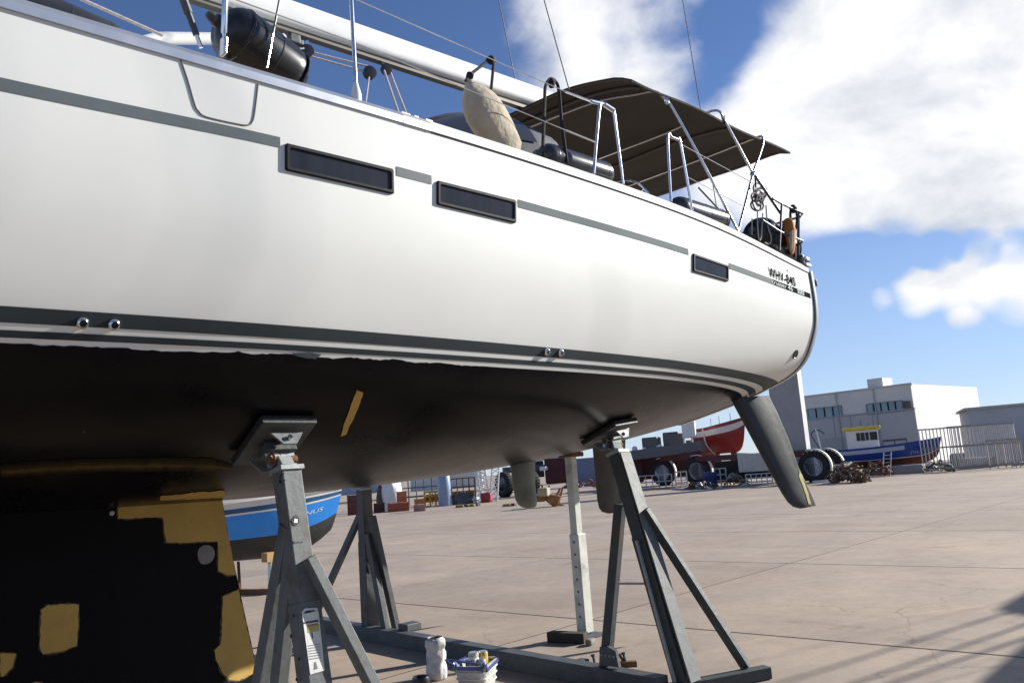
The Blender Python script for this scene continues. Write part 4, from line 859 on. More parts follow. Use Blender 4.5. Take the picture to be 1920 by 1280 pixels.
# timber under the prop and under the keel
TIM = M('dark_timber', (.05, .042, .035), .9, 0, .3, 6, .4, 20)
w0 = on_z(1080, 1208, 0); solo(MB().box(w0 + Vector((.06, .16, .05)), (.12, .42, .10), .25), 'timber_block', TIM, 'dark timber block lying against the foot of the pale prop', 'timber', w0, bevel=.008)
solo(MB().box(on_z(1108, 1208, 0) + Vector((.0, 0, .03)), (.14, .07, .06), .3), 'stone_chip', M('grey_stone', (.20, .19, .17), .9), 'small grey stone beside the pale prop', 'stone', on_z(1108, 1208, 0), bevel=.02)
solo(MB().box((-6.0, 0, .06), (.22, .7, .118)), 'keel_block', TIM, 'dark timber block under the aft end of the keel', 'timber', (-6.0, 0, 0), bevel=.01)
solo(MB().box((-7.2, 0, .06), (.22, .7, .118)), 'keel_block', TIM, 'dark timber block under the forward end of the keel', 'timber', (-7.2, 0, 0), bevel=.01)

# ------------------------------------------------------------------ things on the ground by the beam
j0 = on_z(820, 1272, 0)
jg = thing('plastic_tub', 'crumpled white plastic tub standing beside the basket', 'tub', j0)
TUBM = M('dirty_white_plastic', (.62, .62, .60), .5, 0, .3, 14, .2, 40, dirt=(.22, .21, .20), dirt_amt=.25)
def wob(i, t): return 1 + .05 * math.sin(7 * t + i * .8) + .025 * math.sin(13 * t + i)
MB().lathe([(.078, 0), (.088, .015), (.092, .08), (.088, .115), (.078, .135), (.083, .16), (.088, .19), (.086, .22), (.077, .245), (.082, .26), (.090, .285), (.088, .33), (.072, .345)], j0, (0, 0, 1), 36, wob).build('body', TUBM, jg, smooth=60)
MB().lathe([(.070, .345), (.066, .355), (.058, .35), (.05, .34), (0, .335)], j0, (0, 0, 1), 36).build('lid', M('tub_lid', (.45, .45, .44), .5, 0, .4, 30), jg, smooth=60)
k0 = on_z(896, 1290, 0)
bk = thing('plastic_basket', 'grubby white basket holding tins, with a blue rim', 'basket', k0)
BKM = M('grubby_basket', (.50, .50, .46), .6, 0, .35, 16, .3, 50, dirt=(.16, .16, .14), dirt_amt=.3)
rz_ = R(28)
def rr_(w, d, z, n=8):
    o = []
    for sx_, sy_, a0_ in ((1, 1, 0), (-1, 1, 90), (-1, -1, 180), (1, -1, 270)):
        for k in range(n + 1):
            a = R(a0_ + 90 * k / n); o.append(k0 + Matrix.Rotation(rz_, 3, 'Z') @ Vector((sx_ * (w / 2 - .05) + .05 * math.cos(a), sy_ * (d / 2 - .05) + .05 * math.sin(a), z)))
    return o
b = MB().grid([rr_(.30, .22, .0), rr_(.31, .23, .02), rr_(.35, .27, .20), rr_(.36, .28, .215), rr_(.34, .26, .215), rr_(.30, .22, .03)], closed=True); b.f.append(tuple(range(36))); b.f.append(tuple(range(len(b.v) - 36, len(b.v)))); b.build('basket_wall', BKM, bk, smooth=40)
for z in (.06, .11, .16): MB().tube([p + (p - k0 - Vector((0, 0, z))) * .012 for p in rr_(.315 + z * .2, .235 + z * .2, z)], .006, 6, closed=True).build('rib', M('basket_rib', (.66, .66, .62), .5), bk, smooth=True)
BLU = M('blue_plastic', (.07, .10, .28), .35, 0, .3, 8)
rim = rr_(.375, .295, .222); rim = [p + Vector((0, 0, .018 * math.sin(i * .9) + .012 * math.sin(i * 2.1))) for i, p in enumerate(rim)]; rin = [p + (k0 + Vector((0, 0, .2)) - p) * .2 + Vector((0, 0, -.02)) for p in rim]
MB().grid([[p + Vector((0, 0, -.03)) for p in rim], rim, rin], closed=True).build('rim_film', BLU, bk, smooth=50)
MB().tube(smoothpts([rim[14] + Vector((0, 0, .01)), rim[14] + Vector((-.03, .06, .06)), rim[20] + Vector((-.06, .02, .05)), rim[22]], 6), .008, 6).build('handle', BLU, bk, smooth=True)
for (dx, dy, r_, h_, col, nm) in ((.03, .03, .045, .28, (.55, .53, .42), 'tin'), (-.06, .02, .05, .25, (.20, .20, .20), 'tin'), (.09, -.03, .042, .275, (.60, .42, .10), 'tin'), (-.02, -.05, .04, .24, (.55, .55, .52), 'tin')):
    c_ = k0 + Matrix.Rotation(rz_, 3, 'Z') @ Vector((dx, dy, .035)); t_ = thing(nm, {.28: 'cream tin in the white basket', .25: 'grey tin in the white basket', .275: 'yellow tin in the white basket', .24: 'short white tin in the white basket'}[h_], 'tin', c_)
    MB().lathe([(r_, 0), (r_, h_ - .045), (r_ * .96, h_ - .04)], c_, (0, 0, 1), 20).build('can', M('tin_%d' % int(h_ * 1000), col, .35, .2, .2, 20), t_, smooth=40); MB().lathe([(r_ * .95, h_ - .045), (r_ * .9, h_ - .03), (0, h_ - .03)], c_, (0, 0, 1), 20).build('lid', M('tin_lid', (.5, .5, .48), .3, .7), t_, smooth=40)
solo(MB().lathe([(.05, 0), (.075, .01), (.08, .05), (.07, .075), (.05, .07), (.045, .03), (0, .025)], on_z(790, 1284, 0), (0, 0, 1), 24), 'rubber_ring', BLACKR, 'small black rubber cup on the ground beside the white tub', 'rubber cup', on_z(790, 1284, 0), smooth=40)
# ------------------------------------------------------------------ the rest of the yard
def at_h(px, py, px_h, py_h):   # ground point under one pixel and the height of another on the vertical above it
    g_ = on_z(px, py, 0); r = ray(px_h, py_h); d = Vector((g_.x - CAM.x, g_.y - CAM.y)).length; return g_, CAM.z + r.z * d / Vector((r.x, r.y)).length
def perp(px):      # unit vector across the view at this column, pointing right in the picture, and the one pointing away
    r = ray(px, 860); a = Vector((r.x, r.y, 0)).normalized(); return Vector((a.y, -a.x, 0)), a
def boat(name, label, origin, fwd, L_, B_, D_, bands, par_label=None, rise=.28, flare=.75, stem=.12, tran=.75, group=None):
    """open double-ended/transom hull: origin = keel point under the stern, fwd = unit vector to the bow; bands = [(t0, t1, name, material)]"""
    t = thing(name, label, 'boat', origin, group); fwd = fwd.normalized(); side = Vector((-fwd.y, fwd.x, 0)); U = np.linspace(0, 1, 30)
    def pt(u, v, sg, off=0.0):
        b_ = B_ / 2 * (tran + (1 - tran) * math.sin(min(1, u / .5) * math.pi / 2)) * (1 if u < .5 else max(.015, 1 - ((u - .5) / .5) ** 2.3))
        zs = D_ * (.80 + .04 * (1 - u) + rise * u ** 2.6); zk = D_ * (.0 + .35 * max(0, (u - .78) / .22) ** 2.5)
        y = b_ * (math.sin(v * math.pi / 2) ** flare) ; z = zk + (zs - zk) * (v ** 1.35)
        xx = u * L_ + stem * L_ * max(0, (u - .6) / .4) * v
        return Vector(origin) + fwd * xx + side * (sg * (y + off)) + Vector((0, 0, z))
    for (v0, v1, nm, mat, off) in bands:
        rows = []
        vv = np.linspace(v0, v1, 7)
        for u in U: rows.append([pt(u, v, 1, off) for v in vv[::-1]] + [pt(u, v, -1, off) for v in (vv[1:] if v0 == 0 else vv)])
        if v0 == 0: o = MB().grid(rows)
        else:
            o = MB(); n_ = len(vv); o.grid([r[:n_] for r in rows]); o.grid([r[n_:] for r in rows])
        tr = [pt(0, v, 1, off) for v in vv[::-1]] + [pt(0, v, -1, off) for v in vv]
        o.add(tr, [tuple(range(len(tr)))]); o.build(nm, mat, t, smooth=45)
    rows = [[pt(u, .93, 1, -.03), pt(u, .93, -1, -.03)] for u in U]; MB().grid(rows).build('deck', M('grey_deck', (.35, .36, .36), .7), t)
    for sg in (1, -1): MB().tube([pt(u, 1, sg, .01) for u in U], .035, 6).build('rubbing_strake', bands[-1][3], t, smooth=True)
    return t, pt
def wall_text(txt, o, dx, dz, w, h, nm, mat, par, **k):
    vs, fs = fit_text(txt, w, h, **k); return MB().add([o + dx * u + dz * v for u, v in vs], fs).build(nm, mat, par)
DB = M('boat_deep_blue', (.012, .05, .27), .4, 0, .15, 3); SB = M('boat_sky_blue', (.025, .27, .80), .35, 0, .08, 3); RED = M('boat_red', (.24, .013, .013), .38, 0, .2, 3)
BRN = M('boat_red_brown', (.11, .028, .015), .75, 0, .3, 3); DKG = M('boat_dark_grey', (.035, .036, .038), .7, 0, .3, 3); OFFW = M('off_white', (.72, .72, .70), .5, 0, .1, 3); GRYW = M('stripe_pale_blue', (.42, .46, .52), .5)
ZUP = Vector((0, 0, 1))

# blue open boat beyond the keel, bow to the right
rt, aw = perp(560)
bow = at_d(625, 1000, 15.4); kz = at_d(560, 1040, 15.4).z
fw = (rt * .97 - aw * .12).normalized(); org = Vector((bow.x, bow.y, 0)) - fw * 5.05; org.z = kz
lb_, lp = boat('fishing_boat', 'sky-blue open boat with white gunwale on a low stand beyond the keel', org, fw, 5.0, 1.9, 1.17, [(0, .50, 'bottom', DKG, 0), (.50, .84, 'topside', SB, .004), (.84, .865, 'white_line', OFFW, .008), (.865, .925, 'dark_band', M('band_teal', (.02, .10, .22), .4), .006), (.925, 1.0, 'gunwale', OFFW, .004)], rise=.22, stem=.05, flare=.55)
vs_, fs_ = fit_text('VENUS', .085, .055, shear=.2); MB().add([lp(.865 + a_, .69 + b_, -1, .012) for a_, b_ in vs_], fs_).build('name_lettering', OFFW, lb_)
MB().box(lp(.45, .93, 0) + Vector((0, 0, .2)), (1.3, .9, .42), math.atan2(fw.y, fw.x)).build('engine_box', OFFW, lb_, bevel=.03)
sj = thing('boat_stand', 'low rusty trestle under the sky-blue boat', 'boat stand', on_z(475, 1108, 0))
a, b_ = on_z(450, 1108, .05), on_z(505, 1108, .05)
MB().bar(a, b_, .08, .08).build('base', RUST, sj); MB().bar(a, on_z(448, 1108, 0) + Vector((0, 0, kz - .02)), .05, .05).build('leg', RUST, sj); MB().bar(b_, on_z(507, 1108, 0) + Vector((0, 0, kz + .02)), .05, .05).build('leg', GALV, sj); MB().box(on_z(507, 1108, 0) + Vector((0, 0, kz + .06)), (.2, .2, .16)).build('wood_pad', M('raw_wood', (.45, .28, .12), .8), sj)

# warehouse
ca = R(88.5); wl = Vector((math.cos(ca), math.sin(ca), 0)); wr = Vector((math.cos(ca - math.pi / 2), math.sin(ca - math.pi / 2), 0))
C0, Hh = at_h(1729, 867, 1706, 720)
def along_px(o, d, px_, py_):   # distance along d from o at which the plan ray of a pixel crosses the facade
    r = ray(px_, py_); A = np.array([[d.x, -r.x], [d.y, -r.y]]); bb = np.array([CAM.x - o.x, CAM.y - o.y]); return float(np.linalg.solve(A, bb)[0])
Ll = along_px(C0, wl, 1494, 780); Lr = along_px(C0, wr, 1834, 745)
WALLG = M('warehouse_wall', (.70, .66, .60), .7, 0, .06, .5, .1, 3, coords='W'); WALLW = M('warehouse_gable', (.78, .77, .74), .7, 0, .05, .6, coords='W')
wh_ = thing('warehouse', 'pale two-storey warehouse with strip windows and a bright white end wall', 'building', C0)
def quad(o, d1, l1, z0, z1, depth=None): return [o + ZUP * z0, o + d1 * l1 + ZUP * z0, o + d1 * l1 + ZUP * z1, o + ZUP * z1]
MB().prism([C0, C0 + wl * Ll, C0 + wl * Ll + ZUP * Hh, C0 + ZUP * Hh], wr * .4).build('long_wall', WALLG, wh_)
MB().prism([C0 + wr * .42 - wl * .004, C0 + wr * Lr - wl * .004, C0 + wr * Lr + ZUP * (Hh + .002) - wl * .004, C0 + wr * .42 + ZUP * (Hh + .002) - wl * .004], wl * .4).build('end_wall', WALLW, wh_)
MB().prism([C0 + ZUP * (Hh - .5) + wr * .41 + wl * .41, C0 + wl * Ll + ZUP * (Hh - .5) + wr * .41, C0 + wl * Ll + wr * Lr + ZUP * (Hh - .5), C0 + wr * (Lr - .01) + wl * .41 + ZUP * (Hh - .5)], (0, 0, .3)).build('roof', M('roof_grey', (.4, .4, .4), .8), wh_)
def onwall(px_, py_):
    u = along_px(C0, wl, px_, py_); g_ = C0 + wl * u; r = ray(px_, py_); d = Vector((g_.x - CAM.x, g_.y - CAM.y)).length; return u, CAM.z + r.z * d / Vector((r.x, r.y)).length
_, zb = onwall(1600, 776)
MB().prism([C0 - wr * .05 - wl * .05, C0 - wr * .05 + wl * Ll, C0 - wr * .05 + wl * Ll + ZUP * (zb - .15), C0 - wr * .05 - wl * .05 + ZUP * (zb - .15)], wr * .046).build('lower_cladding', M('cladding_grey', (.47, .45, .43), .6, 0, .06, .5, coords='W'), wh_)
MB().prism([C0 - wr * .12 - wl * .1 + ZUP * (zb - .14), C0 - wr * .12 + wl * Ll + ZUP * (zb - .14), C0 - wr * .12 + wl * Ll + ZUP * zb, C0 - wr * .12 - wl * .1 + ZUP * zb], wr * .115).build('string_course', M('course_grey', (.34, .35, .37), .7), wh_)
WGL = M('office_glass', (.20, .30, .34), .12, 0, .25, .6, coords='W'); WFR = M('office_frame', (.22, .24, .26), .5)
for (a, b_, npane) in (((1514, 764), (1580, 780), 4), ((1623, 748), (1695, 770), 5)):
    u1, z1 = onwall(*a); u0, z0 = onwall(b_[0], b_[1]); _, ztop = onwall(b_[0], b_[1] - 20)
    z1 = ztop
    for k in range(npane):
        ua = u0 + (u1 - u0) * k / npane; ub = u0 + (u1 - u0) * (k + 1) / npane
        q = [C0 - wr * .05 + wl * ua + ZUP * z0, C0 - wr * .05 + wl * ub + ZUP * z0, C0 - wr * .05 + wl * ub + ZUP * z1, C0 - wr * .05 + wl * ua + ZUP * z1]
        f = MB()
        for i in range(4): f.bar(q[i], q[(i + 1) % 4], .10, .10)
        fo = f.build('window', WFR, wh_); m_ = [sum(q, Vector()) / 4 + (p - sum(q, Vector()) / 4) * .97 for p in q]; MB().prism(m_, wr * .045).build('pane', WGL, fo)
u_, z_ = onwall(1702, 758); MB().box(C0 + wl * u_ - wr * .25 + ZUP * z_, (.5, .6, .6), ca).build('floodlight', DARKSTEEL, wh_)
u0, z0 = onwall(1592, 818); u1, _ = onwall(1540, 822); MB().prism([C0 - wr * .06 + wl * u0, C0 - wr * .06 + wl * u1, C0 - wr * .06 + wl * u1 + ZUP * z0, C0 - wr * .06 + wl * u0 + ZUP * z0], wr * .055).build('roller_door', M('roller_door', (.40, .39, .36), .6), wh_)
u0, zz0 = onwall(1652, 727); u1, zt0 = onwall(1622, 721); MB().prism([C0 + wr * .5 + wl * u0 + ZUP * (Hh - .4), C0 + wr * .5 + wl * u1 + ZUP * (Hh - .4), C0 + wr * .5 + wl * u1 + ZUP * (Hh + .95), C0 + wr * .5 + wl * u0 + ZUP * (Hh + .95)], wr * 2.2).build('roof_housing', WALLG, wh_)
MB().prism([C0 - wl * .14 - wr * .14 + ZUP * Hh, C0 + wl * Ll - wr * .14 + ZUP * Hh, C0 + wl * Ll - wr * .14 + ZUP * (Hh + .12), C0 - wl * .14 - wr * .14 + ZUP * (Hh + .12)], wr * .56).build('parapet_cap', M('cap_grey', (.5, .5, .5), .6), wh_)
for uu in (Ll * .3, Ll * .62, Ll * .93): MB().tube([C0 + wl * uu - wr * .12, C0 + wl * uu - wr * .12 + ZUP * Hh], .06, 8).build('downpipe', M('pipe_grey', (.4, .4, .4), .6), wh_)
for k in range(1, int(Ll / 3.7) + 1): MB().prism([C0 + wl * (k * 3.7) - wr * .056 + ZUP * .05, C0 + wl * (k * 3.7 + .05) - wr * .056 + ZUP * .05, C0 + wl * (k * 3.7 + .05) - wr * .056 + ZUP * (zb - .16), C0 + wl * (k * 3.7) - wr * .056 + ZUP * (zb - .16)], wr * .004).build('panel_seam', M('seam_dark', (.2, .2, .2), .7), wh_)
# lower shed next to it
D0, Dh = at_h(1830, 866, 1834, 767); sr, sa = perp(1880)
sdir = (sr * .985 + sa * .10).normalized(); shd = thing('shed', 'long grey low shed behind the slatted racks', 'building', D0)
MB().prism([D0 - sdir * .0, D0 + sdir * 16, D0 + sdir * 16 + ZUP * Dh, D0 + ZUP * Dh], Vector((-sdir.y, sdir.x, 0)) * 9).build('wall', M('shed_wall', (.48, .48, .48), .8, 0, .08, .6, coords='W'), shd)
MB().prism([D0 - sdir * .25 + ZUP * (Dh + .003) - Vector((-sdir.y, sdir.x, 0)) * .2, D0 + sdir * 16.2 + ZUP * (Dh + .003) - Vector((-sdir.y, sdir.x, 0)) * .2, D0 + sdir * 16.2 + ZUP * (Dh + .18) - Vector((-sdir.y, sdir.x, 0)) * .2, D0 - sdir * .25 + ZUP * (Dh + .18) - Vector((-sdir.y, sdir.x, 0)) * .2], Vector((-sdir.y, sdir.x, 0)) * 9.4).build('roof', M('shed_roof', (.45, .45, .44), .8), shd)

# blue fishing boat on the right
rt, aw = perp(1660); dB = 51.0
G1 = on_z(1690, 886, 0); dd = Vector((G1.x - CAM.x, G1.y - CAM.y)).length
def far(px_, py_, d):      # point on pixel ray at plan distance d
    r = ray(px_, py_); return CAM + r * (d / Vector((r.x, r.y)).length)
stern = far(1540, 872, dd + 1.0); bowp = far(1762, 880, dd + 1.0); fw = Vector((bowp.x - stern.x, bowp.y - stern.y, 0)); L_ = fw.length; fw.normalize()
zk_ = far(1690, 880, dd).z; ztop = far(1776, 818, dd + 1).z
org = Vector((stern.x, stern.y, max(.35, zk_)))
fb, fp = boat('fishing_boat', 'deep-blue wooden fishing boat with white wheelhouse and yellow roof', org, fw, L_, 2.9, (ztop - org.z) / 1.08, [(0, .50, 'bottom', BRN, 0), (.50, .53, 'white_line', OFFW, .012), (.53, .80, 'topside', DB, .006), (.80, .985, 'bulwark', DB, .008)], rise=.28, stem=.05, tran=.6, flare=.6)
rows = [[fp(u, v, -1, .02) for v in (.80, .94)] for u in np.linspace(.02, .72, 20)]; MB().grid(rows).build('pale_band', GRYW, fb, smooth='all')
vs_, fs_ = fit_text('3TFE-1-4-95', .17, .11); MB().add([fp(.76 + a_, .60 + b_, -1, .03) for a_, b_ in vs_], fs_).build('registration_lettering', GRYW, fb)
ang = math.atan2(fw.y, fw.x)
wA = far(1590, 838, dd + .6); wB = far(1648, 830, dd + .6); wz0 = fp(.3, .93, 0).z; wz1 = far(1615, 806, dd + .6).z; wc = (wA + wB) / 2; wl_ = (Vector((wB.x, wB.y, 0)) - Vector((wA.x, wA.y, 0))).length
whs = MB().box((wc.x, wc.y, (wz0 + wz1) / 2 - .1), (wl_, 1.5, wz1 - wz0 + .2), ang).build('wheelhouse', OFFW, fb, bevel=.04)
sd2 = Vector((-fw.y, fw.x, 0))
for k, (u_, w_) in enumerate(((-.12, .12), (.02, .12), (.16, .10), (.32, .14), (.44, .09))): MB().box(Vector((wc.x, wc.y, wz1 - .42)) + fw * (u_ * wl_) - sd2 * .755, (w_ * wl_, .05, .5), ang).build('window', GLASS, whs)
MB().box(Vector((wc.x, wc.y, wz1 - .42)) + fw * (wl_ * .505), (.05, 1.2, .5), ang).build('window', GLASS, whs)
MB().box((wc.x, wc.y, wz1 + .09), (wl_ * 1.22, 1.85, .20), ang).build('wheelhouse_roof', M('roof_yellow', (.62, .50, .05), .5, 0, .25, 3), fb, bevel=.06)
for k in (-.3, .0, .25): MB().tube([Vector((wc.x, wc.y, wz1 + .15)) + fw * (k * wl_), Vector((wc.x, wc.y, wz1 + .15 + .5 - k)) + fw * (k * wl_)], .02, 6).build('antenna', DARKSTEEL, fb)
ra, rb2 = fp(.56, 1, -1), fp(.74, 1, -1); MB().bar(ra + ZUP * .32, rb2 + ZUP * .25, .12, .12).build('hand_rail', DARKSTEEL, fb)
for k in (0, .5, 1): MB().tube([ra + (rb2 - ra) * k, ra + (rb2 - ra) * k + ZUP * .3], .03, 6).build('rail_post', DARKSTEEL, fb)
mp = fp(.02, .95, 0); MB().tube([mp, mp + ZUP * 1.6 - fw * .2], .05, 8).build('mast', OFFW, fb); MB().tube(smoothpts([mp + ZUP * .2, mp + ZUP * 1.2 - fw * .5, mp + ZUP * 1.5 - fw * .1, mp + ZUP * 1.2 + fw * .3], 6), .045, 6).build('net_arch', DARKSTEEL, fb)
CB = M('old_concrete', (.30, .29, .28), .9, 0, .2, 2, .3, 8)
def cblock(p0, p1, h, dep, label, mat=CB, nm='concrete_block', cat='block'):
    a = on_z(*p0, 0); b2 = on_z(*p1, 0); d_ = (b2 - a); n_ = Vector((-d_.y, d_.x, 0)).normalized()
    if n_.dot(a - CAM) < 0: n_ = -n_
    return solo(MB().prism([a + ZUP * .0, b2, b2 + ZUP * h, a + ZUP * h], n_ * dep), nm, mat, label, cat, a, bevel=.03)
cblock((1676, 889), (1731, 886), .50, 1.0, 'grey concrete block under the forefoot of the deep-blue boat'); cblock((1812, 879), (1868, 875), .62, 1.0, 'grey concrete block in front of the slatted racks')
cblock((1620, 890), (1668, 889), .34, 1.0, 'flat concrete block under the middle of the deep-blue boat')

# slatted racks behind the bow
def rack(pts_top, n, z_levels, label, posts_mat, base_px, dep=2.2):
    a = on_z(*base_px[0], 0); b2 = on_z(*base_px[1], 0); d_ = b2 - a; n_ = Vector((-d_.y, d_.x, 0)).normalized()
    if n_.dot(a - CAM) < 0: n_ = -n_
    t = thing('slatted_rack', label, 'rack', a); 
    for zl in z_levels:
        MB().bar(a + ZUP * zl, b2 + ZUP * zl, .07, .09).build('rail', M('dull_rail', (.26, .25, .23), .8), t); MB().bar(a + ZUP * zl + n_ * dep, b2 + ZUP * zl + n_ * dep, .07, .09).build('rail', M('dull_rail', (.26, .25, .23), .8), t)
    rr2 = random.Random(n)
    for k in range(n + 1):
        p = a + d_ * (k / n); h = z_levels[-1] - .02
        MB().bar(p, p + ZUP * h + Vector((rr2.uniform(-.04, .04), 0, 0)), .04, .04).build('slat', posts_mat, t)
        if k % 2 == 0: MB().bar(p + n_ * dep, p + n_ * dep + ZUP * h, .055, .055).build('slat', posts_mat, t)
        if k % 4 == 0: MB().bar(p + ZUP * z_levels[-1], p + n_ * dep + ZUP * z_levels[-1], .05, .05).build('cross_rail', posts_mat, t)
    return t
SLT = M('weathered_slat', (.62, .60, .56), .8, 0, .2, 3)
_, h1 = at_h(1790, 882, 1772, 801); _, h2 = at_h(1790, 882, 1780, 838)
rack(None, 36, [.15, h2, h1], 'two-tier slatted steel rack next to the deep-blue bow', SLT, ((1788, 882), (1912, 871)))
rack(None, 12, [.15, 1.55], 'low slatted rack with a brownish tinge beside the taller racks', M('weathered_slat_brown', (.38, .33, .29), .8, 0, .2, 3), ((1898, 877), (1990, 869)), 1.5)
solo(MB().box(on_z(1800, 876, 0) + Vector((0, 0, .45)), (1.1, .8, .9), .6), 'covered_pump', M('navy_cover', (.02, .03, .06), .7), 'small navy covered machine before the slatted rack', 'machine', on_z(1800, 876, 0), bevel=.15)

# ------------------------------------------------------------------ travel lift
TYRE = M('tyre_rubber', (.015, .015, .017), .85, 0, .3, 6); RIMM = M('wheel_rim', (.64, .65, .69), .5, 0, .15, 5); LFT = M('lift_grey', (.10, .10, .105), .5, .1, .12, 1.5); LFW = M('lift_white', (.66, .65, .62), .5, 0, .1, 1.5); LFD = M('lift_dark_red', (.075, .012, .014), .7, 0, .3, 2)
def wheel(t, c, axis, r, w=.55):
    axis = axis.normalized(); c = Vector(c)
    o = MB().lathe([(r * .60, -w * .42), (r * .72, -w * .5), (r * .90, -w * .48), (r * .985, -w * .34), (r, -w * .1), (r, w * .1), (r * .985, w * .34), (r * .90, w * .48), (r * .72, w * .5), (r * .60, w * .42)], c, axis, 32).build('tyre', TYRE, t, smooth=40)
    q = MB().lathe([(r * .60, -w * .42), (r * .56, -w * .40), (r * .52, -w * .25), (r * .30, -w * .18), (r * .28, -w * .34), (r * .12, -w * .36), (0, -w * .36)], c, axis, 28).build('rim', RIMM, o, smooth=35)
    MB().lathe([(r * .60, w * .42), (r * .56, w * .40), (r * .52, w * .25), (r * .30, w * .18), (r * .28, w * .34), (r * .12, w * .36), (0, w * .36)], c, axis, 28).build('rim', RIMM, o, smooth=35)
    lug = MB()
    for k in range(26):
        a_ = 2 * math.pi * k / 26; d_, s_, u_ = frame(axis); p = c + (s_ * math.cos(a_) + u_ * math.sin(a_)) * r * .99; lug.bar(p - axis * w * .42, p + axis * w * .42, .05, .06, (p - c))
    lug.build('tread_lugs', TYRE, o, kind='stuff')
tl = thing('travel_lift', 'big grey boat hoist on fat tyres with a column painted white on its sunlit side behind the yacht', 'boat hoist', on_z(1400, 905, 0))
def wpos(px_, py_, r): g_ = on_z(px_, py_, 0); return g_ + ZUP * r
rtT, awT = perp(1400)
W1 = wpos(1246, 910, .95); W2 = wpos(1312, 909, .95); d12 = Vector((W1.x - CAM.x, W1.y - CAM.y)).length
axl = (awT * .9 - rtT * -.35).normalized()
wheel(tl, W1, axl, .95); wheel(tl, W2, axl, .97)
W3 = wpos(1531, 904, .86); wheel(tl, W3, (awT * .93 + rtT * .36).normalized(), .86); W4 = far(1552, 880, Vector((W3.x - CAM.x, W3.y - CAM.y)).length + 1.2); W4.z = .86; wheel(tl, W4, (awT * .93 + rtT * .36).normalized(), .86)
def arch(c, r, name='mudguard', a0=-20, a1=110, wdt=.5):
    d_ = (awT * .93 + rtT * .36).normalized(); s_ = Vector((d_.y, -d_.x, 0)); pts = [c + s_ * (r * math.cos(R(a))) + ZUP * (r * math.sin(R(a))) for a in np.linspace(a0, a1, 14)]; rows = [[p - d_ * wdt * .5, p + d_ * wdt * .1] for p in pts]; o = MB().grid(rows).build(name, LFW, tl, smooth='all'); sm_ = o.modifiers.new('t', 'SOLIDIFY'); sm_.thickness = .05
for w_, r_ in ((W1, 1.08), (W2, 1.08), (W3, .98), (W4, .98)): arch(w_, r_)
d3 = Vector((W3.x - CAM.x, W3.y - CAM.y)).length
# column: shade painted in as darker grey, sunlit side as a white plate
ca0 = far(1478, 846, d3 + 2.0); cw = rtT * .0
cz0 = .9; cl = Vector((ca0.x, ca0.y, 0)); wdir = Vector((math.cos(R(-1)), math.sin(R(-1)), 0)); nd = Vector((-wdir.y, wdir.x, 0))
colp = far(1512, 846, d3 + 2); MB().prism([Vector((colp.x, colp.y, cz0)), Vector((colp.x, colp.y, cz0)) + nd * 1.9, Vector((colp.x, colp.y, cz0)) + nd * 1.9 + wdir * .55, Vector((colp.x, colp.y, cz0)) + wdir * .55], (0, 0, 5.9)).build('column', M('column_shaded_paint', (.30, .29, .29), .5, 0, .12, 1), tl, bevel=.03)
MB().prism([Vector((colp.x, colp.y, cz0 + .3)) - nd * .02 + wdir * .03, Vector((colp.x, colp.y, cz0 + .3)) - nd * .02 + wdir * .52, Vector((colp.x, colp.y, 6.6)) - nd * .02 + wdir * .52, Vector((colp.x, colp.y, 6.6)) - nd * .02 + wdir * .03], nd * .018).build('column_lit_face', OFFW, tl)
MB().prism([Vector((colp.x, colp.y, 1.7)) - nd * .08 - wdir * .08, Vector((colp.x, colp.y, 1.7)) + nd * 1.98 - wdir * .08, Vector((colp.x, colp.y, 1.7)) + nd * 1.98 + wdir * .63, Vector((colp.x, colp.y, 1.7)) - nd * .08 + wdir * .63], (0, 0, .14)).build('column_collar', LFT, tl)
b0 = Vector((W2.x, W2.y, 1.75)); b1 = Vector((W3.x, W3.y, 1.6)); MB().bar(b0, b0 + (b1 - b0) * .97, .45, .35).build('sill_beam', LFD, tl, bevel=.04)
e0 = far(1384, 870, d3 + 3); e1 = far(1442, 866, d3 + 3); eb = Vector((e1.x - e0.x, e1.y - e0.y, 0)); MB().prism([Vector((e0.x, e0.y, .75)), Vector((e1.x, e1.y, .75)), Vector((e1.x, e1.y, far(1442, 850, d3 + 3).z)), Vector((e0.x, e0.y, far(1384, 848, d3 + 3).z))], awT * 1.4).build('engine_housing', M('housing_cream', (.52, .51, .46), .6), tl, bevel=.05)
MB().bar(Vector((W1.x, W1.y, 2.0)) + awT * .2, Vector((W2.x, W2.y, 2.0)) + awT * .2, .6, .5).build('bogie_beam', LFD, tl, bevel=.03); MB().bar(Vector((W1.x, W1.y, 2.3)) + awT * .5 - rtT * 3, Vector((W2.x, W2.y, 2.6)) + awT * .5 + rtT * .5, .5, .7).build('bogie_beam', LFT, tl, bevel=.03)
for px_, py_, s_ in ((1190, 842, .5), (1237, 840, .6), (1208, 842, .35)):
    p = far(px_, py_, d12 + .5); MB().lathe([(.12 * s_ * 2, -.4 * s_), (.2 * s_ * 2, -.2 * s_), (.2 * s_ * 2, .25 * s_), (.1 * s_ * 2, .45 * s_)], p, (.2, 0, 1), 12).build('hook_block', LFW, tl, smooth=40)
p = far(1222, 832, d12 + 1.5); MB().box(p, (1.4, 1.2, 1.0), .4).build('winch_drum', LFT, tl, bevel=.1); p = far(1262, 826, d12 + 2); MB().box(p, (1.6, 1.2, 1.3), .4).build('engine_cover', LFT, tl, bevel=.08)
tr0, tr1 = far(1168, 900, d12 + 1.6), far(1345, 893, d12 + 1.6); MB().prism([Vector((tr0.x, tr0.y, .5)), Vector((tr1.x, tr1.y, .5)), Vector((tr1.x, tr1.y, 2.25)), Vector((tr0.x, tr0.y, 2.25))], awT * 1.2).build('chassis', LFD, tl, bevel=.08)
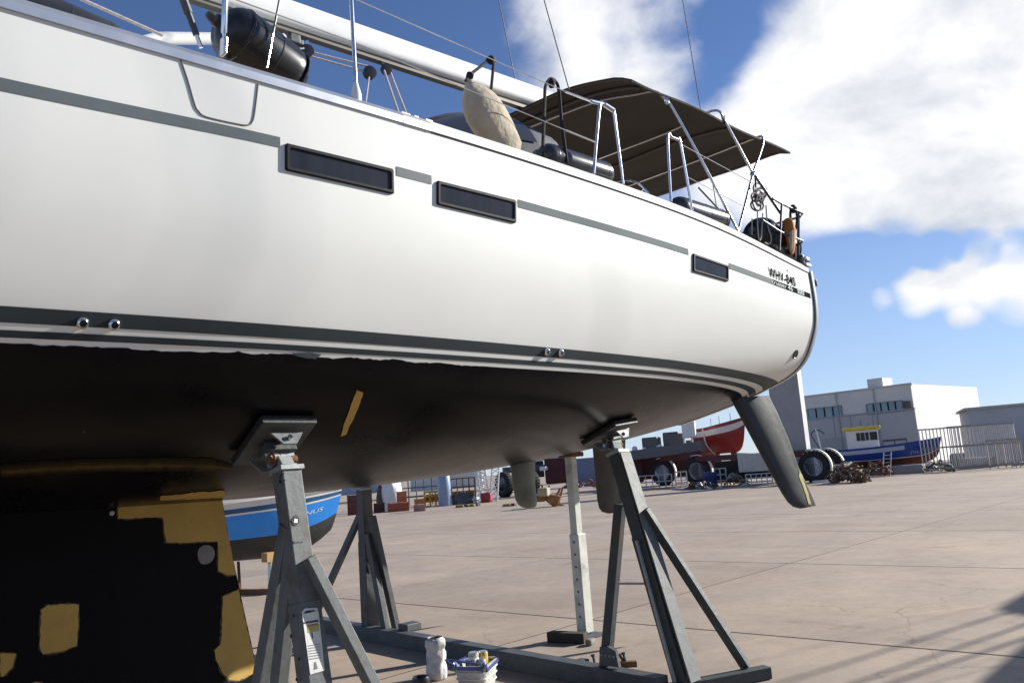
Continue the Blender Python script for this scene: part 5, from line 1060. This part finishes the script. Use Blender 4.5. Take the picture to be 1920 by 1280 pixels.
tr0, tr1 = far(1172, 880, d12 + .9), far(1204, 880, d12 + .9); MB().prism([Vector((tr0.x, tr0.y, .35)), Vector((tr1.x, tr1.y, .35)), Vector((tr1.x, tr1.y, 2.2)), Vector((tr0.x, tr0.y, 2.2))], awT * .6).build('fuel_tank', LFD, tl, bevel=.06)
DKM = M('dark_machinery', (.022, .018, .018), .8, 0, .4, 3)  # near-black colour of the chassis
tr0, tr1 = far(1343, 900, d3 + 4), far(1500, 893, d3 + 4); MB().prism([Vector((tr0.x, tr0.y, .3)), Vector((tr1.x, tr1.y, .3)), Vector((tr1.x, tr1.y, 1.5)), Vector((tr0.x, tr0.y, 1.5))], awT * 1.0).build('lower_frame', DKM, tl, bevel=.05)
for a_, b_ in (((1205, 838), (1232, 820)), ((1244, 835), (1280, 812)), ((1280, 842), (1302, 824))):
    p, q = far(*a_, d12 + 1.0), far(*b_, d12 + 1.0); MB().prism([Vector((p.x, p.y, p.z)), Vector((q.x, q.y, p.z)), Vector((q.x, q.y, q.z)), Vector((p.x, p.y, q.z))], awT * .8).build('equipment_box', LFT, tl, bevel=.04)
for a_, b_ in (((1200, 850), (1300, 838)), ((1240, 858), (1330, 846)), ((1296, 850), (1300, 795)), ((1284, 845), (1282, 800))): MB().bar(far(*a_, d12 + .2), far(*b_, d12 + .2), .14, .14).build('strut', M('strut_pale', (.5, .5, .5), .5), tl)

# red boat sitting in the slings
bw = far(1402, 838, d12 - 4); fw = (rtT * .72 - awT * .69).normalized(); org = Vector((bw.x, bw.y, 0)) - fw * 4.4; org.z = far(1330, 852, d12 - 4).z
rb_, rpt = boat('fishing_boat', 'red fishing boat with a white band raised in the hoist', org, fw, 4.1, 2.1, (far(1400, 782, d12 - 4).z - org.z) / 1.05, [(0, .62, 'bottom', RED, 0), (.62, .76, 'topside', RED, .01), (.76, .92, 'white_band', M('band_white', (.66, .60, .58), .5), .015), (.92, 1.0, 'gunwale', RED, .02)], rise=.26, stem=.08, flare=.6)
cbx = far(1291, 800, d12 - 3.5); MB().box(cbx, (.9, .9, 1.5), .5).build('cabin', OFFW, rb_, bevel=.06)
for u in (.55, .7, .85): MB().tube([rpt(u, 1, -1), rpt(u, 1, -1) + ZUP * .55], .03, 6).build('rail_post', OFFW, rb_)
MB().tube(smoothpts([rpt(.35, 1.0, -1, .06), rpt(.36, .5, -1, .1), rpt(.37, .02, -1, .1)], 5), .05, 6).build('sling', OFFW, tl)
for u in (.35, .75):
    c_ = rpt(u, 0, 0); MB().prism([Vector((c_.x, c_.y, 0)) + rtT * -.5, Vector((c_.x, c_.y, 0)) + rtT * .5, Vector((c_.x, c_.y, c_.z)) + rtT * .2, Vector((c_.x, c_.y, c_.z)) - rtT * .2], awT * .6).build('cradle_leg', RUST, tl)

# second machine with big wheels, left of the prop
ml_ = thing('straddle_carrier', 'dark red machine on fat tyres beyond the pale prop', 'machine', on_z(985, 930, 0)); rt2, aw2 = perp(985); ax2 = (aw2 * .6 - rt2 * -.8).normalized()
A1 = wpos(947, 932, .92); A2 = wpos(996, 930, .92); wheel(ml_, A1, ax2, .92); wheel(ml_, A2, ax2, .92); dA = Vector((A1.x - CAM.x, A1.y - CAM.y)).length
p = far(1052, 888, dA + 2); MB().box((p.x, p.y, 1.65), (2.4, 1.6, 1.9), math.atan2(rt2.y, rt2.x)).build('tank', LFD, ml_, bevel=.12); MB().bar(Vector((A1.x, A1.y, 1.95)) + aw2 * .4, Vector((p.x, p.y, 1.95)), .5, .45).build('chassis', DARKSTEEL, ml_, bevel=.03)
MB().bar(Vector((A1.x, A1.y, 2.5)) + aw2 * .6, Vector((p.x, p.y, 2.7)), .3, .35).build('beam', LFW, ml_); MB().box(far(1020, 878, dA + 1) , (.8, .5, .3), .5).build('hook_block', LFW, ml_, bevel=.05)
MB().box(far(1000, 880, dA + 2), (1.6, 1.2, 1.2), math.atan2(rt2.y, rt2.x)).build('engine_cover', M('dark_navy', (.012, .016, .04), .6), ml_, bevel=.08)
# shipping containers
def container(px0, px1, py, h, label, col, dep=2.4):
    a = on_z(px0, py, 0); b2 = on_z(px1, py - (px1 - px0) * .074, 0); d_ = b2 - a; u_ = d_.normalized(); n_ = Vector((-u_.y, u_.x, 0))
    if n_.dot(a - CAM) < 0: n_ = -n_
    t = thing('shipping_container', label, 'container', a); mt = M('container_' + label[:12], col, .6, 0, .12, 1)
    MB().prism([a + n_ * .06, b2 + n_ * .06, b2 + n_ * .06 + ZUP * h, a + n_ * .06 + ZUP * h], n_ * dep).build('body', mt, t)
    k = 0; L2 = d_.length
    while k * .28 < L2 - .2: MB().prism([a + u_ * (k * .28 + .03) + ZUP * .15, a + u_ * (k * .28 + .17) + ZUP * .15, a + u_ * (k * .28 + .17) + ZUP * (h - .15), a + u_ * (k * .28 + .03) + ZUP * (h - .15)], n_ * .065).build('corrugation', mt, t); k += 1
    for zz in (.07, h - .07): MB().bar(a + ZUP * zz + n_ * .02, b2 + ZUP * zz + n_ * .02, .14, .14).build('rail', mt, t)
container(1064, 1180, 914, 2.6, 'pale blue shipping container behind the pale prop', (.17, .22, .33)); 
container(770, 905, 921, 2.5, 'white shipping container behind the crates', (.60, .62, .62)); container(640, 740, 928, 2.4, 'grey-blue shipping container beyond the far stand', (.34, .42, .50))
MB_ = MB

# ------------------------------------------------------------------ gear along the back of the yard
CR = random.Random(11)
def crate(px0, px1, pyb, pyt, col, label, cat='crate', z0=0.0, nm='crate', dist=None, dep=None, slats=3):
    a = on_z(px0, pyb, 0) if dist is None else far(px0, pyb, dist)
    if dist is None: dist = Vector((a.x - CAM.x, a.y - CAM.y)).length
    b2 = far(px1, pyb, dist); top = far(px0, pyt, dist).z; a = Vector((a.x, a.y, max(0, a.z))); b2 = Vector((b2.x, b2.y, a.z)); u_ = (b2 - a).normalized(); n_ = Vector((-u_.y, u_.x, 0)); h = top - a.z; w = (b2 - a).length; dep = dep or w * .8
    if n_.dot(a - CAM) < 0: n_ = -n_
    t = thing(nm, label, cat, a); mt = M('crate_%s' % label[:16], col, .8, 0, .3, 3, .2, 12)
    MB().prism([a + n_ * .03 + u_ * .02, b2 + n_ * .03 - u_ * .02, b2 + n_ * .03 - u_ * .02 + ZUP * (h - .02), a + n_ * .03 + u_ * .02 + ZUP * (h - .02)], n_ * dep).build('box', mt, t)
    for k in range(slats): z_a = h * (k + .08) / slats; z_b = h * (k + .86) / slats; MB().prism([a + ZUP * z_a, b2 + ZUP * z_a, b2 + ZUP * z_b, a + ZUP * z_b], n_ * .028).build('slat', mt, t)
    for e in (a, b2 - u_ * .08): MB().prism([e - n_ * .02, e - n_ * .02 + u_ * .08, e - n_ * .02 + u_ * .08 + ZUP * h, e - n_ * .02 + ZUP * h], n_ * .018).build('corner_post', mt, t)
    return t, dist
crate(652, 676, 966, 928, (.10, .035, .03), 'dark red-brown crate next to the sky-blue bow'); crate(701, 722, 961, 943, (.11, .04, .035), 'small dark maroon crate right of the far stand')
crate(727, 768, 960, 943, (.32, .09, .055), 'long brick-red crate in front of the orange crate'); _, dq = crate(745, 764, 957, 921, (.42, .16, .07), 'tall orange crate behind the brick-red crate')
crate(776, 798, 959, 946, (.40, .21, .17), 'pinkish crate with an orange crate on top'); crate(777, 797, 945.5, 935, (.45, .18, .06), 'orange crate standing on the pinkish crate', dist=Vector((on_z(776, 959, 0) - CAM).xy).length)
crate(736, 744, 955, 925, (.13, .20, .26), 'narrow blue-grey locker beside the orange crate', 'locker', nm='locker', slats=1)
# white heap of sailcloth
def heap(c, w, d, h, mat, name, label, cat, seed, n=26, kind=None):
    rr3 = random.Random(seed); rows = []
    for i in range(9):
        f = i / 8; rad = math.cos(f * math.pi / 2) ** .7; rows.append([c + Vector((math.cos(t) * w / 2 * rad * (1 + rr3.uniform(-.18, .18)), math.sin(t) * d / 2 * rad * (1 + rr3.uniform(-.18, .18)), h * math.sin(f * math.pi / 2) * (1 + rr3.uniform(-.12, .12)))) for t in np.linspace(0, 2 * math.pi, n, endpoint=False)])
    return solo(MB().grid(rows, closed=True), name, mat, label, cat, c, smooth=50)
heap(on_z(712, 958, 0) + aw * 1.5, 1.5, 1.2, 2.1, OFFW, 'sailcloth_heap', 'crumpled white sailcloth heap behind the maroon crate', 'cloth', 4)
heap(on_z(704, 958, 0) + aw * .6, .5, .5, 1.5, M('sack_brown', (.11, .085, .06), .9), 'sack', 'brown sack leaning on the white sailcloth heap', 'sack', 9, 14)
# yellow frame trolley
def frame_box(px0, px1, pyb, pyt, label, mat, name, cat, nx=3, nz=2, r=.05, dep=1.0, solid=None):
    a = on_z(px0, pyb, 0); dist = Vector((a.x - CAM.x, a.y - CAM.y)).length; b2 = far(px1, pyb, dist); h = far(px0, pyt, dist).z; u_ = Vector((b2.x - a.x, b2.y - a.y, 0)); n_ = Vector((-u_.y, u_.x, 0)).normalized()
    if n_.dot(a - CAM) < 0: n_ = -n_
    t = thing(name, label, cat, a)
    for dd_ in (0, dep):
        for k in range(nx + 1): p = a + u_ * (k / nx) + n_ * dd_; MB().tube([p, p + ZUP * h], r, 6).build('upright', mat, t)
        for k in range(1, nz + 1): z_ = h * k / nz; MB().tube([a + n_ * dd_ + ZUP * (z_ - .02), a + u_ + n_ * dd_ + ZUP * (z_ - .02)], r, 6).build('cross_bar', mat, t)
    for k in (0, nx): MB().tube([a + u_ * (k / nx) + ZUP * (h - .05), a + u_ * (k / nx) + n_ * dep + ZUP * (h - .05)], r, 6).build('end_bar', mat, t)
    if solid: MB().prism([a + ZUP * .35 + n_ * .1, a + u_ + ZUP * .35 + n_ * .1, a + u_ + ZUP * (h * solid) + n_ * .1, a + ZUP * (h * solid) + n_ * .1], n_ * (dep - .2)).build('load', M('load_' + name, (.28, .13, .035), .8, 0, .5, 4), t)
    return t
YLW = M('machine_yellow', (.45, .26, .03), .6, 0, .2, 3)
frame_box(797, 828, 949, 922, 'yellow steel frame trolley with a rusty load', YLW, 'frame_trolley', 'trolley', 3, 3, .06, 1.2, .62)
frame_box(752, 842, 950, 898, 'thin dark scaffold frame rising behind the crates', M('scaffold_dark', (.08, .08, .085), .7), 'scaffold_tower', 'scaffold', 6, 3, .03, 2.0)
frame_box(848, 893, 946, 897, 'rusty scaffold cart with a brown deck', M('scaffold_rust', (.12, .07, .05), .8), 'scaffold_cart', 'scaffold', 4, 3, .04, 1.6, .5)
solo(MB().lathe([(.42, 0), (.44, .05), (.42, .6), (.44, .65), (.42, 1.2), (.38, 1.9), (.2, 2.15), (0, 2.2)], on_z(835, 948, 0), (0, 0, 1), 18), 'gas_tank', M('tank_blue', (.20, .28, .42), .5), 'upright pale blue tank beside the yellow trolley', 'tank', on_z(835, 948, 0), smooth=40)
heap(on_z(875, 944, 0) + aw2 * .4, 2.2, 1.0, .8, DARKSTEEL, 'scrap_heap', 'heap of dark scrap under the rusty scaffold cart', 'scrap', 14)
# white truss sections
def truss(px0, px1, pyb, pyt, label, seed, lean=.3):
    a = on_z(px0, pyb, 0); dist = Vector((a.x - CAM.x, a.y - CAM.y)).length; b2 = far(px1, pyb, dist); h = far(px0, pyt, dist).z; u_ = Vector((b2.x - a.x, b2.y - a.y, 0)); n_ = Vector((-u_.y, u_.x, 0)).normalized(); t = thing('truss_section', label, 'truss', a)
    top = Vector((lean, 0, h)); n = 6
    for e in (0, 1): MB().tube([a + u_ * e, a + u_ * e + top], .05, 6).build('chord', OFFW, t)
    for k in range(n):
        p, q = a + top * (k / n), a + top * ((k + 1) / n); MB().tube([p, q + u_], .035, 6).build('lattice', OFFW, t); MB().tube([p + u_, q], .035, 6).build('lattice', OFFW, t)
truss(888, 902, 943, 886, 'white lattice truss leaning next to the scaffold cart', 1, .5); truss(903, 918, 942, 880, 'white lattice truss between the two leaning trusses', 2, -.2); truss(918, 932, 941, 878, 'white lattice truss beside the fat tyres', 3, .4)
solo(MB().box(on_z(914, 941, 0) + ZUP * .3, (.9, .6, .6), .5), 'red_cart', M('cart_red', (.30, .02, .035), .6, 0, .3, 5), 'small red cart before the white trusses', 'cart', on_z(914, 941, 0), bevel=.08)
for k, (px_, py_) in enumerate(((862, 951), (872, 950), (879, 949), (886, 949), (896, 948), (950, 949), (958, 948), (964, 948))):
    c_ = on_z(px_, py_, 0); rr4 = random.Random(k); solo(MB().box(c_ + ZUP * .07, (.35 + .2 * rr4.random(), .2, .14), rr4.uniform(0, 3), .8), 'rubble', M('rubble_%d' % (k % 3), ((.25, .2, .06), (.06, .05, .05), (.3, .25, .1))[k % 3], .9), 'small chunk of rubble strewn on the concrete before the trusses', 'rubble', c_, 'rubble scattered on the yard', bevel=.03)
# rusty grab lying on the concrete
gb = thing('rusty_grab', 'rusty orange grab bucket with raised prongs lying on the concrete', 'grab', on_z(1030, 950, 0)); dg_ = Vector((on_z(1030, 950, 0) - CAM).xy).length
def gp(px_, py_): p = far(px_, py_, dg_); return Vector((p.x, p.y, max(.02, p.z)))
ORU = M('orange_rust', (.26, .13, .045), .85, 0, .45, 4, .4, 12); rt3, aw3 = perp(1030)
MB().prism([gp(1000, 941), gp(1022, 940), gp(1024, 929), gp(1003, 928)], aw3 * .8).build('counterweight', ORU, gb, bevel=.05)
MB().prism([gp(1020, 936), gp(1036, 952), gp(1046, 948), gp(1052, 930), gp(1030, 926)], aw3 * .7).build('bucket', ORU, gb, bevel=.05)
for q in (((1046, 944), (1056, 912)), ((1040, 940), (1050, 916)), ((1042, 946), (1058, 953)), ((1018, 934), (1016, 908)), ((1024, 934), (1030, 910))): MB().bar(gp(*q[0]) + aw3 * CR.uniform(0, .6), gp(*q[1]) + aw3 * CR.uniform(0, .6), .16, .12, ZUP, .07, .06).build('prong', ORU, gb)
MB().box(gp(1020, 922), (.5, .5, .4), .4).build('hinge', M('hinge_cream', (.35, .30, .2), .8, 0, .3, 6), gb, bevel=.05)
# railings and low racks in front of the hoist
RLM = M('pale_rail', (.50, .50, .47), .5, .2, .15, 4)
frame_box(1188, 1262, 918, 893, 'low pale railing in front of the first pair of hoist tyres', RLM, 'low_railing', 'railing', 6, 2, .035, .8)
frame_box(1268, 1290, 915, 884, 'narrow pale step frame between the hoist tyres', RLM, 'step_frame', 'steps', 2, 3, .04, .7); frame_box(1342, 1364, 912, 878, 'narrow pale step frame beside the blue barrel', RLM, 'step_frame', 'steps', 2, 3, .04, .7)
frame_box(1400, 1450, 911, 889, 'low pale rack of rails beside the port rudder', RLM, 'low_railing', 'railing', 5, 3, .03, .8)
frame_box(1548, 1580, 903, 872, 'pale rack holding coils by the hoist column wheel', RLM, 'step_frame', 'steps', 3, 2, .04, .9)
bl = on_z(1333, 914, 0); solo(MB().lathe([(.40, 0), (.42, .04), (.40, .3), (.42, .33), (.40, .6), (.42, .63), (.40, .88), (.38, .92)], bl, (0, 0, 1), 18), 'oil_drum', M('drum_blue', (.012, .03, .13), .5), 'dark blue oil drum in front of the second hoist tyre', 'drum', bl, smooth=40)
def debris(px0, px1, py, h, mats, name, label, n, seed):
    rr5 = random.Random(seed); t = thing(name, label, 'pile', on_z((px0 + px1) / 2, py, 0))
    for k in range(n):
        f = rr5.random(); p = on_z(px0 + (px1 - px0) * f, py - rr5.uniform(0, 2.0), 0); env = h * (1 - abs(2 * f - 1) ** 2.5); z = rr5.uniform(.04, max(.08, env)); L2 = rr5.uniform(.3, .9); d_ = Vector((rr5.uniform(-1, 1), rr5.uniform(-1, 1), rr5.uniform(-.4, .4))).normalized() * L2 / 2
        d_.z = max(d_.z, -(z - .03)); q = p + ZUP * z
        if rr5.random() < .5: MB().tube([q - d_, q + d_], rr5.uniform(.03, .06), 6).build('bar', mats[k % len(mats)], t)
        else:
            r_ = rr5.uniform(.12, .28); ax_ = Vector((rr5.uniform(-1, 1), rr5.uniform(-1, 1), rr5.uniform(-.5, 1))); _, s_, u_ = frame(ax_); MB().tube([q + s_ * (r_ * math.cos(a)) + u_ * (r_ * math.sin(a) * .7) + ZUP * max(0, r_ - z) for a in np.linspace(0, 2 * math.pi, 12, endpoint=False)], .045, 5, closed=True).build('coil', mats[k % len(mats)], t)
    return t
debris(1562, 1622, 905, .95, [RUST, M('chain_brown', (.10, .065, .045), .85), M('net_tan', (.24, .20, .16), .9)], 'chain_pile', 'brown tangle of chain and rope before the deep-blue boat', 110, 3)
debris(1622, 1670, 893, .9, [M('pallet_red', (.16, .05, .035), .8), RUST, M('net_tan', (0, 0, 0))], 'scrap_pile', 'reddish scrap and trestles under the deep-blue boat', 40, 5)
debris(1362, 1400, 911, .7, [M('net_tan', (0, 0, 0)), RUST, RLM], 'net_pile', 'tan heap of nets between the hoist tyres', 40, 8); debris(1290, 1345, 917, .28, [RUST, DARKSTEEL, RLM], 'scrap_pile', 'low line of scrap at the foot of the blue drum', 36, 21); debris(1060, 1120, 915, .8, [RUST, RLM, M('pallet_red', (0, 0, 0))], 'scrap_pile', 'mixed scrap in front of the pale blue container', 36, 31)
debris(1735, 1788, 886, .7, [RLM, M('net_tan', (0, 0, 0)), DARKSTEEL], 'pipe_pile', 'pale pipes and fittings below the deep-blue bow', 34, 41)
# ladder and step frame before the deep-blue boat
a = on_z(1655, 893, 0); ld = thing('ladder', 'thin pale ladder standing against the deep-blue boat', 'ladder', a); dl = Vector((a - CAM).xy).length; tp = far(1657, 848, dl + .7)
for o_ in (0, .4):
    MB().tube([a + rtT * o_, tp + rtT * o_], .03, 6).build('stile', RLM, ld)
for k in range(6): q = a + (tp - a) * ((k + .7) / 6.5); MB().tube([q, q + rtT * .4], .02, 6).build('rung', RLM, ld)
# planks on the ground by the wheel
pk = on_z(1525, 905, 0); solo(MB().bar(pk + ZUP * .06, on_z(1552, 903, 0) + ZUP * .06, .25, .12), 'plank', OFFW, 'white plank on the ground before the hoist column wheel', 'plank', pk)

# ------------------------------------------------------------------ neighbouring yachts just outside the picture (one known by its shadow, one added to darken the near side)
def neighbour(label, dx, dy):
    t = thing('unseen_yacht', label, 'yacht', (dx - 6.5, dy, .1))
    for o in [x for x in bpy.data.objects if x.parent == yacht and x.name.split('.')[0] in ('hull', 'underbody', 'transom', 'deck', 'coachroof', 'toe_rail', 'boot_stripe', 'keel', 'rudder', 'mast', 'boom', 'bimini_canopy', 'sprayhood', 'pushpit_rail', 'pushpit_post', 'stanchion')]:
        c = o.copy(); COL.objects.link(c); c.parent = t; c.location = o.location
    top = Vector((dx - 7.9, dy, 20.0))
    for b_ in ((0, -1.3, 3.75), (0, 1.3, 3.75), (-13.4, 0, 4.0), (-7.6, 2.0, 3.85), (-7.6, -2.0, 3.85), (-2.0, 0, 5.7)): MB().tube([Vector((dx, dy, 0)) + Vector(b_), top], .008, 6).build('stay', WIRE, t)
    for sx_ in (-3.2, -6.2, -10.0):
        for sg in (-1, 1):
            y_ = sg * hpt(-sx_, t_of_z(-sx_, 2.2))[0]; MB().bar(Vector((dx + sx_, dy + y_ * 1.1, 0)), Vector((dx + sx_, dy + y_, 2.2)), .12, .12).build('shore', SLD, t)
    MB().box((dx - 6.5, dy, .06), (1.4, .6, .118)).build('keel_block', TIM, t)
    return t
nb = neighbour('white yacht ashore across the lane from the propped yacht', 14.6, -8.98)
for a_, b_ in (((10.3, -7.0, 3.8), (9.6, -8.2, 6.8)), ((9.0, -7.05, 3.8), (8.6, -8.0, 6.5)), ((12.3, -7.0, 3.8), (11.4, -8.3, 7.2))): MB().tube([a_, b_], .024, 8).build('shadow_pole', STEEL, nb, smooth=True)  # unseen slanted poles added to cast stripe shadows on the ground
neighbour('unseen white yacht added behind the photographer to block sky light', -2.0, -11.0)  # yacht added out of view to darken the camera-facing sides
